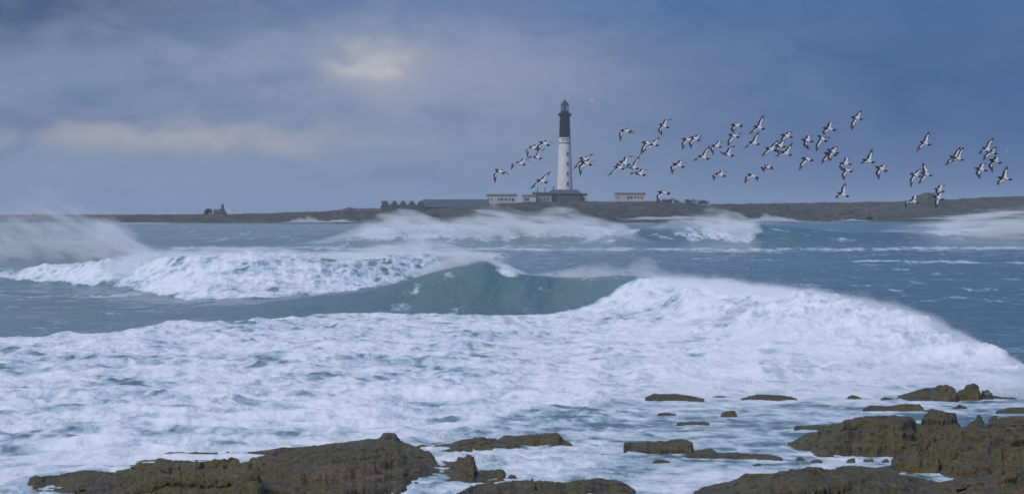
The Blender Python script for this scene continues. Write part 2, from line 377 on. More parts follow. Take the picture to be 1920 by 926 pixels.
# ================================================================== ROCK TABLE (photo outlines of crest and waterline)
ROCKS = [
    dict_('rock_ledge', 'long weedy rock ledge trailing off into the lower left corner', [(38, 912), (65, 894), (120, 889), (160, 880), (215, 885), (238, 873), (320, 862), (420, 862), (500, 880)], [(38, 922), (120, 945), (500, 960)], 4.2, 1),
    dict_('rock_ledge', 'low brown ledge with foam pools behind the rust patched block', [(222, 884), (280, 868), (380, 857), (440, 849), (520, 841), (600, 836), (690, 826), (708, 824), (718, 815), (741, 816), (752, 828), (790, 842), (830, 856)], [(222, 890), (500, 890), (830, 880)], 5.0, 2),
    dict_('rock_block', 'big dark rock block with a rust coloured patch on its face', [(380, 915), (470, 868), (520, 851), (600, 843), (700, 841), (760, 847), (800, 859), (850, 864), (862, 858), (888, 857), (894, 880), (912, 905)], [(380, 955), (600, 952), (800, 926), (912, 908)], 6.3, 3, rust=(655, 888, 75, 20), rough=1.2),
    dict_('rock_shelf', 'low jagged rock shelf beside the rust patched block at the bottom edge', [(845, 926), (880, 912), (930, 905), (1000, 897), (1060, 906), (1110, 897), (1160, 900), (1200, 922)], [(845, 955), (1000, 955), (1200, 930)], 2.7, 4, block=0.4),
    dict_('low_rock', 'low stub of rock joining the block and the jagged shelf', [(875, 892), (905, 881), (942, 880), (952, 893), (990, 897)], [(875, 905), (990, 904)], 1.2, 5, block=.4),
    dict_('flat_rock', 'low flat rock sloping up to the smooth grey slab', [(766, 842), (800, 836), (850, 828), (900, 820), (930, 822), (960, 838)], [(766, 846), (860, 850), (960, 845)], 2.0, 6, block=.5),
    dict_('slab_rock', 'smooth grey brown slab alone in the shallow foam', [(905, 836), (945, 818), (1000, 811), (1046, 810), (1054, 822), (1070, 827), (1080, 840)], [(905, 842), (1080, 844)], 1.8, 7, block=.9, rough=.7),
    dict_('small_rock', 'small flat rock between the grey slab and the square block', [(1084, 821), (1105, 815), (1138, 816), (1142, 822)], [(1084, 824), (1142, 824)], .8, 8, block=.4),
    dict_('square_rock', 'square topped rock block standing in foamy shallows', [(1165, 840), (1172, 829), (1230, 827), (1290, 823), (1299, 825), (1303, 846)], [(1165, 849), (1303, 852)], 1.7, 9, block=.9, rough=.7, power=5),
    dict_('low_rock', 'low rock tail reaching out from the square topped block', [(1280, 852), (1312, 842), (1336, 841), (1346, 849), (1380, 847), (1440, 857), (1475, 861)], [(1280, 858), (1475, 864)], 1.2, 10, block=.4),
    dict_('small_rock', 'small rounded rock alone amid the foam streaks', [(1349, 777), (1358, 770), (1376, 769), (1384, 777)], [(1349, 782), (1384, 783)], .8, 11, block=.5),
    dict_('small_rock', 'barely awash rock left of the small rounded rock', [(1265, 795), (1290, 789), (1328, 790), (1333, 796)], [(1265, 798), (1333, 798)], 1.0, 12, block=.4),
    dict_('awash_rock', 'dark awash strip of rock at the foot of the white breaker', [(1205, 748), (1225, 737), (1262, 738), (1290, 740), (1325, 748)], [(1205, 752), (1325, 754)], 1.8, 13, block=.5),
    dict_('awash_rock', 'second awash strip along the breaker, toward the boulders', [(1385, 748), (1420, 739), (1470, 741), (1500, 749)], [(1385, 752), (1500, 753)], 1.8, 14, block=.5),
    dict_('flat_rock', 'long flat rock leading up to the round boulder under the breaker', [(1645, 748), (1700, 737), (1722, 730), (1755, 725), (1782, 723), (1793, 731), (1800, 748)], [(1645, 751), (1800, 754)], 2.0, 15, block=.6),
    dict_('boulder', 'round boulder against the white breaker at far right', [(1790, 745), (1798, 732), (1810, 722), (1824, 719), (1834, 722), (1840, 746)], [(1790, 751), (1840, 752)], 1.0, 16, block=1.2, rough=.6),
    dict_('small_rock', 'small stone just past the round boulder', [(1836, 745), (1842, 731), (1854, 731), (1862, 741), (1910, 746)], [(1836, 750), (1910, 750)], 1.0, 17, block=.5),
    dict_('flat_rock', 'flat weedy rock in open water below the round boulder', [(1614, 766), (1632, 757), (1660, 760), (1690, 757), (1722, 757), (1736, 767)], [(1614, 771), (1736, 772)], 1.4, 18, block=.5),
    dict_('flat_rock', 'low rock at the right edge, level with the open water rocks', [(1862, 772), (1890, 763), (1940, 762), (2000, 765)], [(1862, 776), (2000, 777)], 1.4, 19, block=.5),
    dict_('rock_ledge', 'thin ledge poking out from behind the big domed rock', [(1484, 804), (1494, 796), (1540, 796), (1600, 795)], [(1484, 808), (1600, 808)], 1.2, 20, block=.5),
    dict_('domed_rock', 'big domed mossy rock rising from the shallows', [(1468, 834), (1492, 822), (1530, 806), (1560, 793), (1620, 783), (1672, 778), (1710, 785), (1740, 803), (1765, 830)], [(1468, 836), (1500, 846), (1540, 857), (1690, 860), (1765, 850)], 3.4, 21, block=1.1, rough=.8),
    dict_('boulder', 'mossy boulder on the crest beside the domed rock', [(1722, 796), (1735, 778), (1752, 772), (1768, 775), (1790, 780), (1806, 800)], [(1722, 815), (1806, 815)], 1.5, 22, block=.9, rough=.7),
    dict_('boulder', 'pointed dark stone standing between two foam gaps', [(1812, 800), (1822, 788), (1834, 776), (1842, 780), (1850, 798)], [(1812, 812), (1850, 812)], .9, 23, block=1.0, rough=.6),
    dict_('rock_ledge', 'long ledge at the back of the mossy rocks, right edge', [(1846, 796), (1866, 785), (1900, 782), (1960, 778), (2060, 776)], [(1846, 806), (2060, 806)], 2.2, 24),
    dict_('rock_mass', 'broad cracked mossy rock mass filling the right edge', [(1664, 868), (1680, 850), (1720, 830), (1760, 812), (1800, 800), (1860, 797), (1920, 792), (2080, 782)], [(1664, 882), (1720, 898), (1850, 904), (2080, 904)], 6.2, 25, rust=(1850, 886, 34, 5), rough=.95),
    dict_('rock_mass', 'rounded mossy rock rising from the bottom edge before the domed rock', [(1285, 932), (1340, 908), (1400, 893), (1460, 885), (1520, 877), (1590, 878), (1650, 886), (1700, 893), (1760, 904), (1810, 926)], [(1285, 938), (1500, 985), (1810, 950)], 5.0, 26, rough=1.1),
    dict_('low_rock', 'low rock in the pool between the domed rock and bottom rocks', [(1560, 882), (1580, 871), (1612, 872), (1640, 876), (1668, 872), (1690, 884)], [(1560, 888), (1690, 889)], 1.1, 27, block=.35),
    dict_('rock_mass', 'mossy rock slope in the bottom right corner', [(1680, 916), (1740, 905), (1800, 898), (1860, 893), (1920, 886), (2080, 880)], [(1680, 938), (2080, 990)], 4.2, 28, rough=1.1),
]
STONES = [(1120, 838, 18, 4), (820, 812, 30, 3), (1500, 862, 16, 4), (1530, 866, 22, 4), (1596, 866, 14, 5), (1630, 864, 20, 5), (1660, 866, 12, 4), (1240, 868, 24, 4), (960, 900, 22, 5), (1150, 886, 14, 3), (1600, 748, 24, 3), (1350, 745, 20, 3),
          (1750, 772, 30, 3), (1800, 766, 24, 3), (1770, 790, 14, 6), (1862, 790, 12, 6), (1250, 778, 26, 3), (300, 866, 30, 4), (430, 852, 22, 4), (210, 880, 16, 4), (1700, 906, 18, 5), (1735, 912, 14, 5), (1420, 872, 18, 3)]
# ================================================================== SEA
U = np.concatenate([-np.geomspace(1.6, 0.2075, 34)[:-1], np.linspace(-0.206, 0.206, 1020), np.geomspace(0.2075, 1.6, 34)[1:]])
py_rows = np.concatenate([np.geomspace(1500, 945, 26)[:-1], np.linspace(945, 440, 760), np.linspace(439.4, 408, 80), np.geomspace(7.5, 1.9, 14) + HZ])
D = EYE * F / (py_rows - HZ)
uu, dd = np.meshgrid(U, D)
X = uu * dd; Y = dd
PX = 960 + F * uu

# wave lines: (photo column, photo row of the crest, distance of the crest, front width, back width)
WAVE_A = [(-900, 611, 126, 5, 8), (-200, 604, 129, 5, 8), (0, 598, 132, 5, 8), (200, 589, 138, 5, 8), (400, 574, 143, 5, 9), (600, 553, 146, 4.6, 9), (700, 541, 146.5, 4.4, 9),
          (760, 528, 147, 4.2, 9), (820, 509, 147, 4.0, 9), (870, 496, 147, 3.8, 9), (903, 486, 147, 3.6, 9), (942, 500, 147, 3.6, 9), (985, 514, 146.5, 3.8, 9),
          (1040, 520, 147, 4.2, 9), (1100, 518, 146.5, 5, 9), (1180, 517, 144.5, 6.5, 8), (1240, 524, 142, 9, 7), (1300, 531, 138, 13, 7), (1450, 547, 126, 18, 7),
          (1600, 569, 116, 18, 6), (1700, 590, 108, 16, 6), (1800, 632, 98, 12, 5), (1880, 668, 89.5, 8, 4), (1930, 696, 85, 6, 4), (2000, 730, 81, 5, 4), (2600, 745, 76, 5, 4)]
WAVE_B = [(-900, 530, 205, 8, 12), (-100, 517, 216, 8, 12), (0, 512, 214, 8, 12), (100, 501, 205, 8, 12), (200, 491, 197, 9, 12), (350, 483, 182, 10, 12), (500, 480, 180, 10, 12),
          (640, 486, 182, 10, 12), (760, 482, 186, 9, 12), (860, 484, 190, 9, 12), (950, 510, 195, 8, 12), (1050, 540, 195, 8, 12), (2600, 545, 195, 8, 12)]
WAVE_E = [(-900, 440, 520, 14, 20), (200, 446, 480, 14, 20), (560, 440, 455, 14, 20), (680, 432, 445, 12, 20), (760, 424, 445, 12, 20), (900, 421, 445, 12, 20), (1050, 422, 445, 12, 20), (1150, 427, 445, 12, 20),
          (1250, 428, 450, 11, 20), (1340, 424, 455, 10, 20), (1400, 419, 460, 9, 20), (1440, 423, 462, 11, 22), (1500, 428, 465, 14, 24), (1580, 436, 470, 16, 24), (1700, 436, 490, 16, 24),
          (1800, 428, 500, 16, 24), (1920, 420, 510, 16, 24), (2600, 425, 520, 16, 24)]
WAVE_G = [(-900, 470, 310, 12, 16), (-100, 452, 300, 12, 16), (60, 448, 300, 12, 16), (180, 452, 300, 12, 16), (260, 468, 300, 12, 16), (330, 486, 300, 12, 16), (2600, 488, 300, 12, 16)]
def crest(w, px): return sipl(px, w, 1), sipl(px, w, 2), ipl(px, w, 3), ipl(px, w, 4)
def wave_height(w, px, d, jitter=0.0):
    yc, dc, wf, wb = crest(w, px)
    zc = EYE - dc * (yc - HZ) / F
    t = d - dc
    fr = np.exp(-np.abs(np.minimum(t, 0) / wf) ** 1.7)
    bk = np.exp(-(np.maximum(t, 0) / wb) ** 2)
    return np.maximum(zc, 0) * np.where(t < 0, fr, bk), t, zc

lowf = fbm(X / 26, Y / 15, oct=3)
Z = 0.30 * lowf * sstep(Y, 90, 200) + 0.10 * fbm(X / 7 + 3, Y / 4.0, oct=3) * sstep(Y, 60, 110)
jit = 2.2 * fbm(X / 6.0 + 40, X * 0 + 2.2, oct=4)
hA, tA, zA = wave_height(WAVE_A, PX, Y + 0 * jit)
hB, tB, zB = wave_height(WAVE_B, PX, Y)
hE, tE, zE = wave_height(WAVE_E, PX, Y)
hG, tG, zG = wave_height(WAVE_G, PX, Y)
Z = np.maximum(np.maximum(Z, 0) * 0.4 + hA, 0) + hB + hE + hG + 0.6 * Z
# swell farther out
far = sstep(Y, 330, 700)
Z += far * 0.55 * np.sin(Y / 17.0 + 4.0 * fbm(X / 260, Y / 200, oct=2) * 3) * 0.8

# foam cover
edge_n = fbm(X / 9, Y / 9, oct=4)
d_edge = ipl(PX, [(-900, 112), (0, 112.5), (200, 121), (400, 131), (620, 140), (1000, 139.5), (1050, 140.3), (1100, 141.2), (1150, 142.2), (1200, 143), (1240, 143.2), (1300, 139.6), (1450, 127.6), (1600, 117.4), (1700, 109.2), (1800, 99.2), (1880, 90.5), (1930, 86), (2000, 82), (2600, 77)])
en = ipl(PX, [(-900, 2.6), (900, 2.4), (1080, 1.2), (1240, 0.5), (2600, .5)]) * edge_n
foam = np.zeros_like(Z)
near = sstep(d_edge + en - Y, -0.3, 1.4)
dens = ipl(PX, [(-900, 0.74), (0, 0.74), (600, 0.76), (1150, 0.80), (1400, 0.88), (1920, 0.92), (2600, 0.9)])
# thin, streaky water on the shelf in front of the rocks
y0 = EYE * F / Y + HZ
shelf = sstep(y0, ipl(PX, [(-900, 905), (0, 905), (500, 860), (700, 820), (850, 800), (950, 772), (1200, 738), (1600, 738), (1920, 728), (2600, 728)]),
              ipl(PX, [(-900, 925), (0, 925), (500, 880), (700, 850), (850, 825), (950, 800), (1200, 768), (1600, 760), (1920, 750), (2600, 750)]))
patch = fbm(X / 5 + 11, Y / 9 + 4, oct=3)
dens_shelf = 0.50 + 0.24 * patch + 0.20 * np.exp(-((PX - 1000) / 330) ** 2 - ((y0 - 880) / 60) ** 2) + 0.25 * np.exp(-((PX - 1300) / 110) ** 2 - ((y0 - 895) / 25) ** 2)
near_d = dens * (1 - shelf) + dens_shelf * shelf
near_d = near_d + 0.30 * fbm(X / 11 - 5, Y / 17, oct=4) * (1 - shelf)
foam = np.maximum(foam, near * near_d)
# foam crest fringe on the peeling part of the main wave
foam = np.maximum(foam, 0.80 * np.exp(-((PX - 952) / 36) ** 2) * sstep(tA, -2.4 - 1.2 * edge_n, -0.4) * sstep(2.0 - tA, 0, 1))
foam = np.maximum(foam, 0.36 * sstep(PX, 1020, 1150) * sstep(tA, -2.5, -0.2) * sstep(3 - tA, 0, 2) * sstep(1300 - PX, 0, 40))
foam = np.maximum(foam, (0.16 + 0.30 * fbm(X / 1.1, Y / 30, oct=3)) * sstep(hA, 0.3, 1.2) * sstep(PX, 560, 800) * sstep(tA, -7, -1) * sstep(2 - tA, 0, 1))
# broken wave behind it
bfront = ipl(PX, [(-900, 208), (0, 207), (60, 199), (200, 184), (350, 162), (500, 161), (640, 168), (760, 176), (880, 180), (1000, 182), (2600, 182)])
bfd = sstep(Y - bfront + 4 * edge_n, -1.5, 2.5) * sstep(ipl(PX, [(-900, 225), (0, 235), (200, 300), (400, 370), (900, 390), (2600, 390)]) - Y, 0, 40) * sstep(1010 - PX, 0, 120)
foam = np.maximum(foam, bfd * (0.70 + 0.30 * fbm(X / 14, Y / 20 + 7, oct=3)))
# scattered streaks left of it on the open water
foam = np.maximum(foam, 0.36 * np.exp(-((Y - 172) / 7) ** 2) * sstep(450 - PX, 0, 200))
# distant foam lines
def line(px_pts, width, val):
    global foam
    dl = ipl(PX, px_pts, 1); a = ipl(PX, px_pts, 2)
    foam = np.maximum(foam, val * a * np.exp(-(((Y - dl) + 14 * fbm(X / 22, Y / 60 + dl / 50, oct=3)) / (width)) ** 2) * (0.8 + 0.5 * fbm(X / 12 + dl, Y / 40, oct=3)))
line([(-900, 420, 0), (250, 420, 0), (330, 410, 1), (1190, 395, 1), (1420, 388, 1), (1920, 415, 1), (2600, 420, 1)], 26, 0.66)
line([(-900, 370, 0), (1000, 370, 0), (1150, 372, .8), (1420, 362, .9), (1600, 365, .6), (1920, 372, .4), (2600, 380, .4)], 12, 0.56)
line([(-900, 292, 0), (1480, 296, 0), (1600, 290, .9), (1920, 286, 1), (2600, 286, 1)], 10, 0.66)
line([(-900, 480, 0), (270, 480, 0), (380, 475, .9), (700, 465, .9), (800, 450, 0), (2600, 450, 0)], 22, 0.56)
# white fronts under the spray
ef = sstep(tE, -22, -8) * sstep(6 - tE, 0, 6)
foam = np.maximum(foam, ef * ipl(PX, [(-900, 0), (600, 0), (700, .62), (1100, .62), (1180, .45), (1250, .35), (1330, .6), (1405, .85), (1425, 0.1), (1500, 0), (1680, 0), (1760, .55), (1920, .8), (2600, .8)]))
foam = np.maximum(foam, sstep(tG, -70, -40) * sstep(30 - tG, 0, 20) * ipl(PX, [(-900, .2), (40, .2), (150, .3), (270, .6), (330, .55), (420, 0), (2600, 0)]))
# wash round every rock
for a_, k_ in ROCKS:
    _, _, tp_, bt_ = a_[:4]
    df_ = EYE * F / (ipl(PX[0], bt_) - HZ)
    ins = sstep(PX, tp_[0][0] - 14, tp_[0][0]) * sstep(tp_[-1][0] + 14 - PX, 0, 14)
    foam = np.maximum(foam, ins * (0.72 + 0.5 * edge_n) * np.exp(-((Y - df_[None, :] + 0.25 + 0.25 * patch) / 0.38) ** 2))
# whitecaps and wind streaks anywhere on open water
foam = np.maximum(foam, (0.19 + 0.17 * fbm(X / 22, Y / 30 + 2, oct=4)) * (1 - 0.7 * sstep(hA, 0.2, 0.8)))
# surf along the island
foam = np.maximum(foam, 0.75 * sstep(Y, 1380, 1430) * sstep(1600 - Y, 0, 60) * sstep(fbm(X / 40, Y / 300, oct=3), -0.05, 0.25))

# turbulent lumps where the water is white
churn = np.clip(foam, 0, 1) * sstep(700 - Y, 0, 300)
lump = fbm(X / 1.5, Y / 3.2, oct=4, gain=0.6)
lump2 = fbm(X / 4.5 + 20, Y / 8 + 3, oct=3)
ridge = (1 - np.abs(fbm(X / 5.5 + 31 + 0.4 * lump2, Y / 3.4 + 7, oct=3, gain=.45)) * 2.2).clip(0, 1) ** 2.2
broken = near * sstep(PX, 1130, 1350) * sstep(hA, 0.1, 0.9)
calm = 1 - 0.75 * shelf
Z += near * calm * (0.20 * lump + 0.20 * lump2 + 0.26 * (ridge - .3) * (0.6 + 0.8 * lump2)) * sstep(Y, 48, 70)
Z += broken * (0.34 * lump + 0.34 * lump2 + 0.34 * np.abs(fbm(X / 1.1 + 8, Y / 2.4, oct=4, gain=0.65)))
Z += bfd * (0.30 * lump + 0.35 * lump2 + 0.25 * np.abs(fbm(X / 2.2 + 8, Y / 4, oct=4, gain=0.6)))
# the near rollers between the big waves and the rocks
roll = near * (1 - shelf)
Z += roll * 0.34 * np.maximum(fbm(X / 16 + 3, Y / 4.6 + 0.9, oct=3), 0) * sstep(PX, 2400, 900)
fine = fbm(X / 0.9, Y / 0.9, oct=3)
Z += 0.04 * fine * sstep(160 - Y, 0, 80) + shelf * 0.10 * ((1 - np.abs(fbm(X / 1.8, Y / 1.5 + 4, oct=4, gain=.55)) * 2).clip(0, 1) ** 2 - .4)
Z += 0.22 * fbm(X / 3.4 + 70, Y / 4.0, oct=4) * (1 - near) * sstep(Y, 100, 130) * sstep(600 - Y, 0, 300)
Z *= 1 - sstep(PX, 1080, 1250) * (1 - sstep(Y, 76, 88)) * 0.85
Z = np.where(Y < 46, np.minimum(Z, 0.05), Z)
Z = Z * sstep(9000 - Y, 0, 3000)
Z -= 0.25 * sstep(Y, 1150, 1350) * 1.0
def sea_level(px, d):
    j = np.clip(np.searchsorted(U, (px - 960) / F), 0, len(U) - 1); i = np.clip(np.searchsorted(-1.0 / D, -1.0 / d), 0, len(D) - 1)
    return Z[i, j]
sea = grid_object('sea', np.stack([X, Y, Z], -1), M['sea'], True, {'foam': foam, 'churn': shelf})
tag(sea, 'grey green stormy sea with breaking waves and white foam', 'sea', kind='structure')

# ================================================================== ISLAND
OUT = [(-2600, 403), (-400, 402), (0, 402), (215, 402.5), (330, 402), (430, 401.5), (480, 400.5), (540, 398.5), (600, 396.5), (640, 393), (655, 388.5), (672, 391.5), (715, 391), (800, 391), (900, 385), (960, 381),
       (1000, 378.5), (1060, 378), (1230, 377.5), (1330, 383), (1420, 382), (1560, 380), (1690, 377.5), (1790, 374), (1850, 370), (1920, 367.5), (2100, 364), (4600, 362)]
SHORE = [(-2600, 1500), (0, 1480), (600, 1470), (900, 1480), (1250, 1560), (1500, 1750), (1700, 1800), (1920, 1900), (4600, 2200)]
def ridge_d(px): return ipl(px, SHORE) + 110
ipx = np.concatenate([np.linspace(-2600, -120, 60)[:-1], np.linspace(-120, 2040, 700), np.linspace(2040, 4600, 60)[1:]])
it = np.concatenate([np.linspace(0, 1, 26), np.linspace(1, 3.2, 16)[1:]])
gpx, gt = np.meshgrid(ipx, it)
sh = sipl(gpx, SHORE); rd = 110.0
gy = sh + gt * rd
zr = EYE - (ipl(gpx, OUT) - HZ) / F * (sh + rd)
zr = np.maximum(zr, 2.0)
prof = np.where(gt < 1, 1 - (1 - gt) ** 1.7, 1 - 0.10 * (gt - 1))
gx = (gpx - 960) / F * gy
gz = -1.4 + (zr + 1.4) * prof
rough = fbm(gx / 11, gy / 11, oct=5, gain=0.6)
gz += rough * (0.35 + 0.9 * sstep(gt, 0, 0.4)) * np.where(gpx < 640, 0.55, 1.1) * np.where(gt > 1.02, 0.4, 1)
gz += 1.0 * np.maximum(fbm(gx / 6, gy / 9, oct=3), 0) * sstep(0.35 - gt, 0, 0.3) * sstep(gt, 0.0, 0.1) * sstep(gpx, 1400, 1600)
gz = np.where(gt < 0.01, -1.6, gz); gz = np.where(gt > 3.15, -2.0, gz)
island = grid_object('island_terrain', np.stack([gx, gy, gz], -1), M['island'])
tag(island, 'low brown heath island across the water', 'island', kind='structure')
def ground(px, d=None):
    return EYE - (float(ipl(px, OUT)) - HZ) / F * float(ridge_d(px))

# loose boulders strewn along the shore
rr = np.random.RandomState(77); V, Fc = [], []
ico = [(0, 0, 1), (.9, 0, .45), (.28, .85, .45), (-.72, .53, .45), (-.72, -.53, .45), (.28, -.85, .45), (.9, 0, -.5), (.28, .85, -.5), (-.72, .53, -.5), (-.72, -.53, -.5), (.28, -.85, -.5)]
icf = [(0, 1, 2), (0, 2, 3), (0, 3, 4), (0, 4, 5), (0, 5, 1)] + [q for i in range(5) for q in ((1 + i, 6 + i, 6 + (i + 1) % 5), (1 + i, 6 + (i + 1) % 5, 1 + (i + 1) % 5))]
for i in range(2600):
    px = rr.uniform(-60, 1980); t_ = abs(rr.normal()) * .22 + .03
    y_ = float(ipl(px, SHORE)) + t_ * rd; zr_ = max(EYE - (float(ipl(px, OUT)) - HZ) / F * (float(ipl(px, SHORE)) + rd), 2)
    z_ = -1.4 + (zr_ + 1.4) * (1 - (1 - min(t_, 1)) ** 1.7); r_ = .35 * math.exp(rr.normal() * .5)
    o = len(V); sc_ = rr.uniform(.6, 1.3, 3) * r_
    V += [((px - 960) / F * y_ + v[0] * sc_[0] * (1 + .3 * rr.normal()), y_ + v[1] * sc_[1], z_ + v[2] * sc_[2] * .8) for v in ico]; Fc += [tuple(o + q for q in f) for f in icf]
o = mesh_object('shore_boulders', V, Fc, M['farrock']); tag(o, 'loose boulders strewn along the far island shore', 'boulders', None, 'stuff')

# ================================================================== LIGHTHOUSE
LD = float(ridge_d(1059)) + 12
s = LD / F                                  # metres per photo pixel there
lx = (1059 - 960) * s
lz = ground(1059) - 0.4
def rowz(py): return EYE - (py - HZ) * s - lz
lh = empty('lighthouse', (lx, LD, lz), 'tall round lighthouse, white below and black above, beyond the waves', 'lighthouse')
lathe('white_shaft', [(15.0 * s, rowz(380)), (14.6 * s, rowz(356)), (12.6 * s, rowz(300)), (11.2 * s, rowz(269.5))], 40, M['white'], lh)
lathe('grey_band', [(11.2 * s, rowz(269.4)), (11.7 * s, rowz(269)), (11.7 * s, rowz(267.6)), (11.1 * s, rowz(267.2))], 40, M['band'], lh)
lathe('lettered_band', [(11.1 * s, rowz(267.1)), (10.7 * s, rowz(258.1))], 40, M['white'], lh)
lathe('black_shaft', [(10.6 * s, rowz(258)), (9.7 * s, rowz(230)), (9.3 * s, rowz(220.5))], 40, M['black'], lh)
lathe('gallery', [(9.4 * s, rowz(220.4)), (10.4 * s, rowz(218.5)), (12.3 * s, rowz(217)), (12.5 * s, rowz(212.8)), (11.9 * s, rowz(212.6)), (11.9 * s, rowz(214.5)), (7.5 * s, rowz(214.4))], 40, M['black'], lh)
lathe('lantern_base', [(7.8 * s, rowz(214.3)), (7.6 * s, rowz(208.5)), (7.2 * s, rowz(208.2))], 32, M['black'], lh)
lant = lathe('lantern_glazing', [(6.9 * s, rowz(208.1)), (6.9 * s, rowz(197.6))], 16, M['glass'], lh, False)
for k in range(16):
    a = 2 * math.pi * k / 16
    p = (7.05 * s * math.cos(a), 7.05 * s * math.sin(a))
    b = box('glazing_bar', -0.07, 0.07, -0.07, 0.07, rowz(208.1), rowz(197.6), M['metal'], lant); b.location = (p[0], p[1], 0)
lens = lathe('lamp_lens', [(1.6 * s, rowz(208)), (2.6 * s, rowz(205)), (3.0 * s, rowz(202.5)), (2.6 * s, rowz(200)), (1.6 * s, rowz(197.8))], 20, M['metal'], lh)
dome = lathe('dome', [(7.9 * s, rowz(197.5)), (7.9 * s, rowz(196.4)), (6.6 * s, rowz(194.3)), (4.2 * s, rowz(192)), (2.4 * s, rowz(190.8)), (2.2 * s, rowz(188.8)), (1.2 * s, rowz(187.8))], 28, M['metal'], lh)
lathe('lightning_rod', [(0.09, rowz(187.9)), (0.05, rowz(184.6))], 6, M['metal'], dome)
for py in (289, 307.5, 326, 345):
    r = np.interp(py, [269.5, 300, 356], [11.2, 12.6, 14.6]) * s
    a = math.asin(min(0.95, 5.0 * s / r))
    w = empty('window', (0, 0, 0), None, None); w.parent = lh
    w.location = (math.sin(a) * r, -math.cos(a) * r, rowz(py)); w.rotation_euler = (0, 0, a)
    box('window_surround', -0.55, 0.55, -0.10, 0.5, -1.15, 1.15, M['band'], w)
    box('window_pane', -0.36, 0.36, -0.14, 0.3, -0.95, 0.95, M['pane'], w)
fc = bpy.data.curves.new('lettering', 'FONT'); fc.body = 'SEIN'; fc.size = 2.5; fc.align_x = 'CENTER'; fc.align_y = 'CENTER'; fc.extrude = 0.03
# lettering wrapped on the band, one flat letter after another
fo_ = bpy.data.objects.new('lettering', fc); col.objects.link(fo_)
dg = bpy.context.evaluated_depsgraph_get()
tm = bpy.data.meshes.new_from_object(fo_.evaluated_get(dg))
bpy.data.objects.remove(fo_)
rb = 10.95 * s + 0.03
for v in tm.vertices:
    a = (v.co.x + 0.35) / rb; rr = rb + v.co.z
    v.co = (math.sin(a) * rr, -math.cos(a) * rr, rowz(262.6) + v.co.y)
tm.materials.clear(); tm.materials.append(M['metal'])
lo = bpy.data.objects.new('lettering', tm); col.objects.link(lo); lo.parent = lh

# ------------------------------------------------------------------ buildings round it
def house(name, label, x0, x1, ytop, ybase, depth_m, wall, roofm, wins, dist=None, roof_h=1.6, over=1.6, chimney=None, group=None):
    d = (dist or float(ridge_d((x0 + x1) / 2)) + 4)
    k = d / F; cx = ((x0 + x1) / 2 - 960) * k
    zb = EYE - (ybase - HZ) * k; h = (ybase - ytop) * k; w = (x1 - x0) * k / 2
    e = empty(name, (cx, d, zb), label, 'house', group)
    rt = roof_h * k
    wl = box('wall', -w + over * k * .5, w - over * k * .5, 0, depth_m, -2.5, h - rt, wall, e)
    rf = box('roof', -w, w, -0.5, depth_m + 0.5, h - rt + 0.003, h, roofm, e)
    for (a, b, t, bt, m) in wins:
        wa, wb_ = (a - (x0 + x1) / 2) * k, (b - (x0 + x1) / 2) * k
        zt, zbm = (ybase - t) * k, (ybase - bt) * k
        fr = box('window', wa, wb_, -0.10, 0.2, zbm, zt, M['bone'], e)
        box('pane', wa + .14, wb_ - .14, -0.13, 0.1, zbm + .14, zt - .14, m, fr)
    if chimney:
        box('chimney', (chimney - (x0 + x1) / 2 - 1.2) * k, (chimney - (x0 + x1) / 2 + 1.2) * k, depth_m * .4, depth_m * .4 + .9, h, h + 1.9 * k, roofm, rf)
    return e
house('flat_roofed_house', 'pale flat roofed house beside the long slate roofed shed', 912, 970, 363.5, 382.5, 8, M['cream'], M['greyrend'],
      [(914.5, 917.2, 371, 377, M['pane']), (920.5, 923.2, 371, 377, M['pane']), (933.5, 937.5, 371, 377.5, M['pane']), (938.5, 944, 371, 376.5, M['pane']), (945, 951, 371, 376.5, M['shutter']), (952.5, 957.5, 371, 377, M['shutter']), (959, 964.5, 371, 377.5, M['pane'])], chimney=964, roof_h=2.6)
house('lighthouse_annexe', 'pale low annexe adjoining the dark base of the lighthouse', 978.5, 1006, 365, 380.5, 8, M['cream'], M['greyrend'],
      [(983, 988, 370.5, 377, M['pane']), (987.9, 992.5, 370.5, 377, M['pane'])], roof_h=2.0)
house('engine_house', 'grey engine house with three masts at the lighthouse foot', 998, 1036, 360.5, 380, 9, M['greyrend'], M['stone'],
      [(1011.5, 1016, 370, 376.5, M['pane']), (1018.5, 1023, 370, 376.5, M['pane']), (1025, 1029, 369.5, 376.5, M['pane'])], dist=float(ridge_d(1016)) + 7, roof_h=4.4)
house('small_pale_house', 'small pale house at the far side of the lighthouse base', 1086.5, 1101.5, 362.5, 378.5, 7, M['cream'], M['slate'],
      [(1091.5, 1096.5, 369, 375.5, M['pane'])], roof_h=2.6)
house('white_house', 'white flat roofed house standing alone on the island ridge', 1152.5, 1210.5, 361, 377.5, 8, M['cream'], M['greyrend'],
      [(1155, 1157.5, 368, 372, M['shutter']), (1159, 1161.5, 367.5, 373.5, M['pane']), (1175.5, 1181, 367.5, 373.5, M['pane']), (1181.6, 1186, 367.5, 373, M['pane']), (1188, 1193, 367.5, 372, M['shutter']), (1194.5, 1199, 367.5, 373, M['shutter']), (1201, 1205.5, 367.5, 373, M['pane'])], chimney=1167, roof_h=2.4)
def hip(name, mat, x0, x1, y0, y1, z0, z1, inx, iny, parent):
    v = [(x0, y0, z0), (x1, y0, z0), (x1, y1, z0), (x0, y1, z0), (x0 + inx, y0 + iny, z1), (x1 - inx, y0 + iny, z1), (x1 - inx, y1 - iny, z1), (x0 + inx, y1 - iny, z1)]
    return mesh_object(name, v, [(0, 3, 2, 1), (4, 5, 6, 7), (0, 1, 5, 4), (1, 2, 6, 5), (2, 3, 7, 6), (3, 0, 4, 7)], mat, parent)
